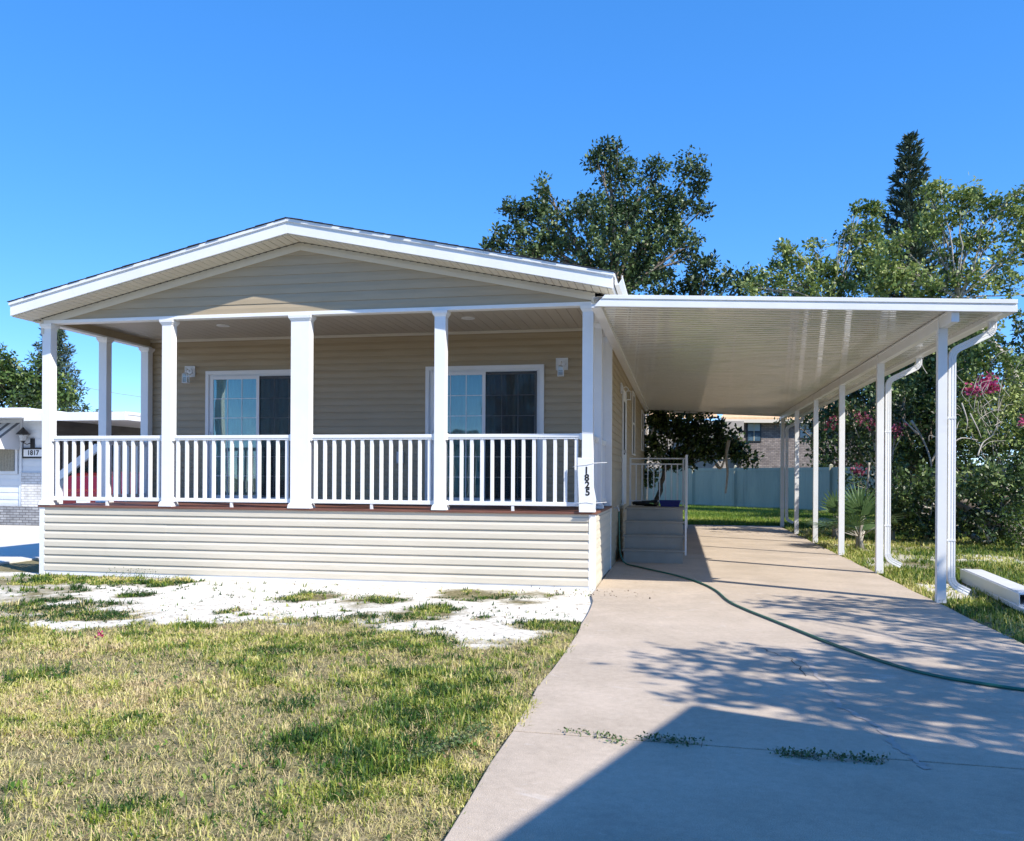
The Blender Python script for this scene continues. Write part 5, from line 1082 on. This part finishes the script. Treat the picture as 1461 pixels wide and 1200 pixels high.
# red car under the neighbour's carport (rear seen, parked along the wall)
CR = thing('red_car', 'dark red hatchback parked under the left neighbour carport', 'car', (-14.6, 11, 0)); cx0, cx1, cy0, cy1 = -15.45, -13.75, 9.2, 13.3
M_red = pmat('dark_red_paint', (.13, .006, .012), rough=.25, coat=.6)
s = MB()
prof = [(9.2, .35), (9.2, .95), (9.3, 1.02), (9.45, 1.38), (9.9, 1.5), (11.0, 1.5), (11.9, 1.08), (12.9, .98), (13.25, .8), (13.3, .35)]
hw = [.80, .84, .83, .66, .60, .60, .76, .78, .76, .76]; cxm = -14.4; vs = [(cxm-w_, y, z) for (y, z), w_ in zip(prof, hw)]+[(cxm+w_, y, z) for (y, z), w_ in zip(prof, hw)]; n = len(prof)
s.add(vs, [tuple(range(n)), tuple(range(2*n-1, n-1, -1))]+[(i, i+n, (i+1) % n+n, (i+1) % n) for i in range(n)]); s.build('body', M_red, CR, bevel=.04)
s = MB(); s.add([(cxm-.60, 9.33, 1.06), (cxm+.60, 9.33, 1.06), (cxm+.54, 9.455, 1.36), (cxm-.54, 9.455, 1.36)], [(0, 1, 2, 3)]); 
vs = [(p[0], p[1]-.012, p[2]) for p in s.v]; s.v = vs; s.build('rear_window', M_gdark, CR)
for sx in (-1, 1):
    s = MB().box(cxm+sx*.62, cxm+sx*.80, 9.17, 9.21, .72, .92); s.build('tail_light', pmat('tail_lamp', (.3, .01, .01), rough=.2) if sx < 0 else bpy.data.materials['tail_lamp'], CR)
    for y in (10.0, 12.5):
        wv_ = MB().tube([(cxm+sx*.86, y, .31), (cxm+sx*.66, y, .31)], .31, 20).build('wheel', M_black, CR); sub(MB().tube([(cxm+sx*.875, y, .31), (cxm+sx*.855, y, .31)], .18, 14), 'rim', M_galv, wv_)
s = MB().box(cxm-.8, cxm+.8, 9.13, 9.22, .38, .58); s.build('bumper', M_black, CR, bevel=.02); s = MB().box(cxm-.2, cxm+.2, 9.175, 9.199, .66, .78); s.build('number_plate', M_white, CR)
# steps down from the open left end of the porch, with a slanted handrail
PS = thing('porch_steps', 'white steps with a slanted handrail going down from the left end of the porch', 'steps', (-8.4, .7, 0))
for k in range(3): MB().box(-8.0-.2*(k+1), -8.0-.2*k+.01, .75, 1.2, -.03, ZD-.24*(k+1)).build('step', M_step, PS, bevel=.006)
s = MB().tube([(-7.99, 1.27, 1.86), (-8.72, 1.27, 1.36)], .06, ref=(0, 0, 1), sec=[(-.45, 1), (-.45, -1), (.45, -1), (.45, 1)]); s.build('handrail', M_white, PS)
s = MB().box(-8.76, -8.66, 1.22, 1.32, -.03, 1.33); s.build('newel_post', M_white, PS, bevel=.004)
# overhead cable in the left sky
P = [(-60, 30, 9.6), (-30, 40, 7.9), (10, 55, 7.6)]
a, b = atd(95, 548, 45), atd(240, 572, 45); d = b-a; o = MB().tube([a-d*1.2, a, a.lerp(b, .5)-Vector((0, 0, .05)), b, b+d*1.5], .012, 4).build('overhead_cable', M_wire, None); tag(o, 'thin overhead cable crossing the sky left of the porch', 'cable')

# ================================================================== what throws the shade on the driveway (stands behind and right of the viewer)
c0 = Vector((1.21, -5.41, 0)); t_ = 3.9/SUN.z; cR = Vector((c0.x+SUN.x*t_, c0.y+SUN.y*t_, 3.9))
d1 = Vector((-.335, -.942, 0)); d2 = Vector((.942, -.335, 0))
NR = thing('street_side_home', 'flat roofed white home standing behind the viewer on the right', 'house', (cR.x, cR.y, 0))
def ip(s, l0, l1, m0, m1, z0, z1):
    P = [cR+d1*l+d2*m for l, m in ((l0, m0), (l1, m0), (l1, m1), (l0, m1))]; return s.prism_z([(p.x, p.y) for p in P], z0, z1)
ip(MB(), 0, 7.5, 0, 9, 3.72, 3.9).build('roof', M_alum, NR)
ip(MB(), .5, 7, .9, 8.5, -.05, 3.72).build('wall', M_nw, NR)
f = ip(MB(), 2, 3.5, .86, .899, 1.1, 2.4).build('window', M_white, NR); sub(ip(MB(), 2.08, 3.42, .845, .859, 1.18, 2.32), 'window_pane', M_gdark, f)
# street tree whose crown dapples the driveway: clusters placed by where their shade falls
def sh(x, y, z): k_ = z/SUN.z; return np.array([x+SUN.x*k_, y+SUN.y*k_, z])
bl = []
for (x, y, z, r, rz) in [(2.9, -.75, 5.2, .75, .3), (3.6, -.9, 5.5, .8, .35), (2.3, -.9, 5.0, .4, .2), (4.2, -.6, 5.8, .7, .35), (4.9, -1.0, 5.6, .9, .4), (3.0, -1.6, 5.4, .5, .25), (3.9, -1.8, 5.6, .7, .3), (2.4, -1.75, 5.0, .35, .2), (4.8, -2.2, 5.4, .9, .4),
                         (1.5, -3.9, 5.6, .55, .3), (2.2, -3.75, 5.8, .6, .3), (1.25, -4.55, 5.4, .5, .25), (2.0, -4.5, 5.4, .5, .3), (2.9, -3.9, 5.6, .7, .35), (3.0, -4.7, 5.4, .8, .4), (3.8, -4.4, 5.2, .8, .4), (3.6, -3.3, 5.5, .6, .3), (4.4, -3.4, 5.5, .8, .4), (3.5, -5.3, 5.6, .7, .4), (2.5, -5.2, 5.6, .5, .3), (3.3, -2.55, 5.8, .4, .2), (1.9, -5.0, 5.3, .5, .3), (2.6, -4.5, 5.7, .6, .3), (2.4, -5.7, 5.5, .6, .3), (3.1, -5.9, 5.3, .7, .3), (4.2, -5.7, 5.5, .9, .4), (1.35, -5.2, 5.2, .3, .2), (3.7, -1.3, 5.3, .6, .3), (4.2, -2.7, 5.6, .7, .3), (2.0, -5.45, 5.4, .4, .2), (3.5, -6.2, 5.4, .8, .3), (4.3, -6.4, 5.4, .8, .3), (3.6, -4.9, 5.9, .7, .3), (2.9, -3.4, 5.9, .5, .25), (4.1, -3.9, 5.9, .6, .3), (4.7, -4.8, 5.6, 1., .4), (5.6, -2.8, 5.8, 1., .5), (2.6, -3.0, 5.3, .3, .18)]:
    bl.append((sh(x, y, z), r, r, rz))
c = np.mean([b_[0] for b_ in bl], 0)
tree('street_tree', 'spreading tree behind the viewer that dapples the driveway', 'tree', (c[0]+1.2, c[1]-.6, -.03), (c[0]+.8, c[1]-.3, 3.2), bl, M_leafB, r0=.2, tufts=52, leaf=.15, per=11, tuft_r=.2, seed=60, sub_n=5)

# unseen house and trees, added for the door glass to mirror
AH = thing('added_street_house', 'low pale house added out of view across the street for the door glass to mirror', 'house', (-6, -34, 0))
MB().box(-13, 1, -40, -34, -.05, 3.0).build('wall', M_skirt, AH); MB().prism_x([(-40.5, 3.0), (-33.5, 3.0), (-33.5, 3.15), (-37, 4.2), (-40.5, 3.15)], -13.5, 1.5).build('roof', M_shingle, AH)
for x in (-11, -7, -2.5): f = MB().box(x, x+1.6, -33.999, -33.95, 1.0, 2.3).build('window', M_white, AH); sub(MB().box(x+.08, x+1.52, -33.949, -33.94, 1.08, 2.22), 'window_pane', M_gdark, f)
for k, (x, y, h) in enumerate([(-18, -36, 6), (4, -42, 8), (-9, -46, 9)]):
    bl = [(np.array([x+random.uniform(-2.4, 2.4), y+random.uniform(-2, 2), h*.65+random.uniform(-1.4, 1.8)]), 1.4, 1.4, 1.1) for q in range(9)]
    tree('street_tree', ('added unseen round tree left of the house across the street', 'added unseen taller tree right of the house across the street', 'added unseen tallest tree behind the house across the street')[k], 'tree', (x, y, -.03), (x, y, h*.4), bl, M_leafA, r0=.22, tufts=22, leaf=.3, per=9, tuft_r=.4, seed=70+k, sub_n=3)
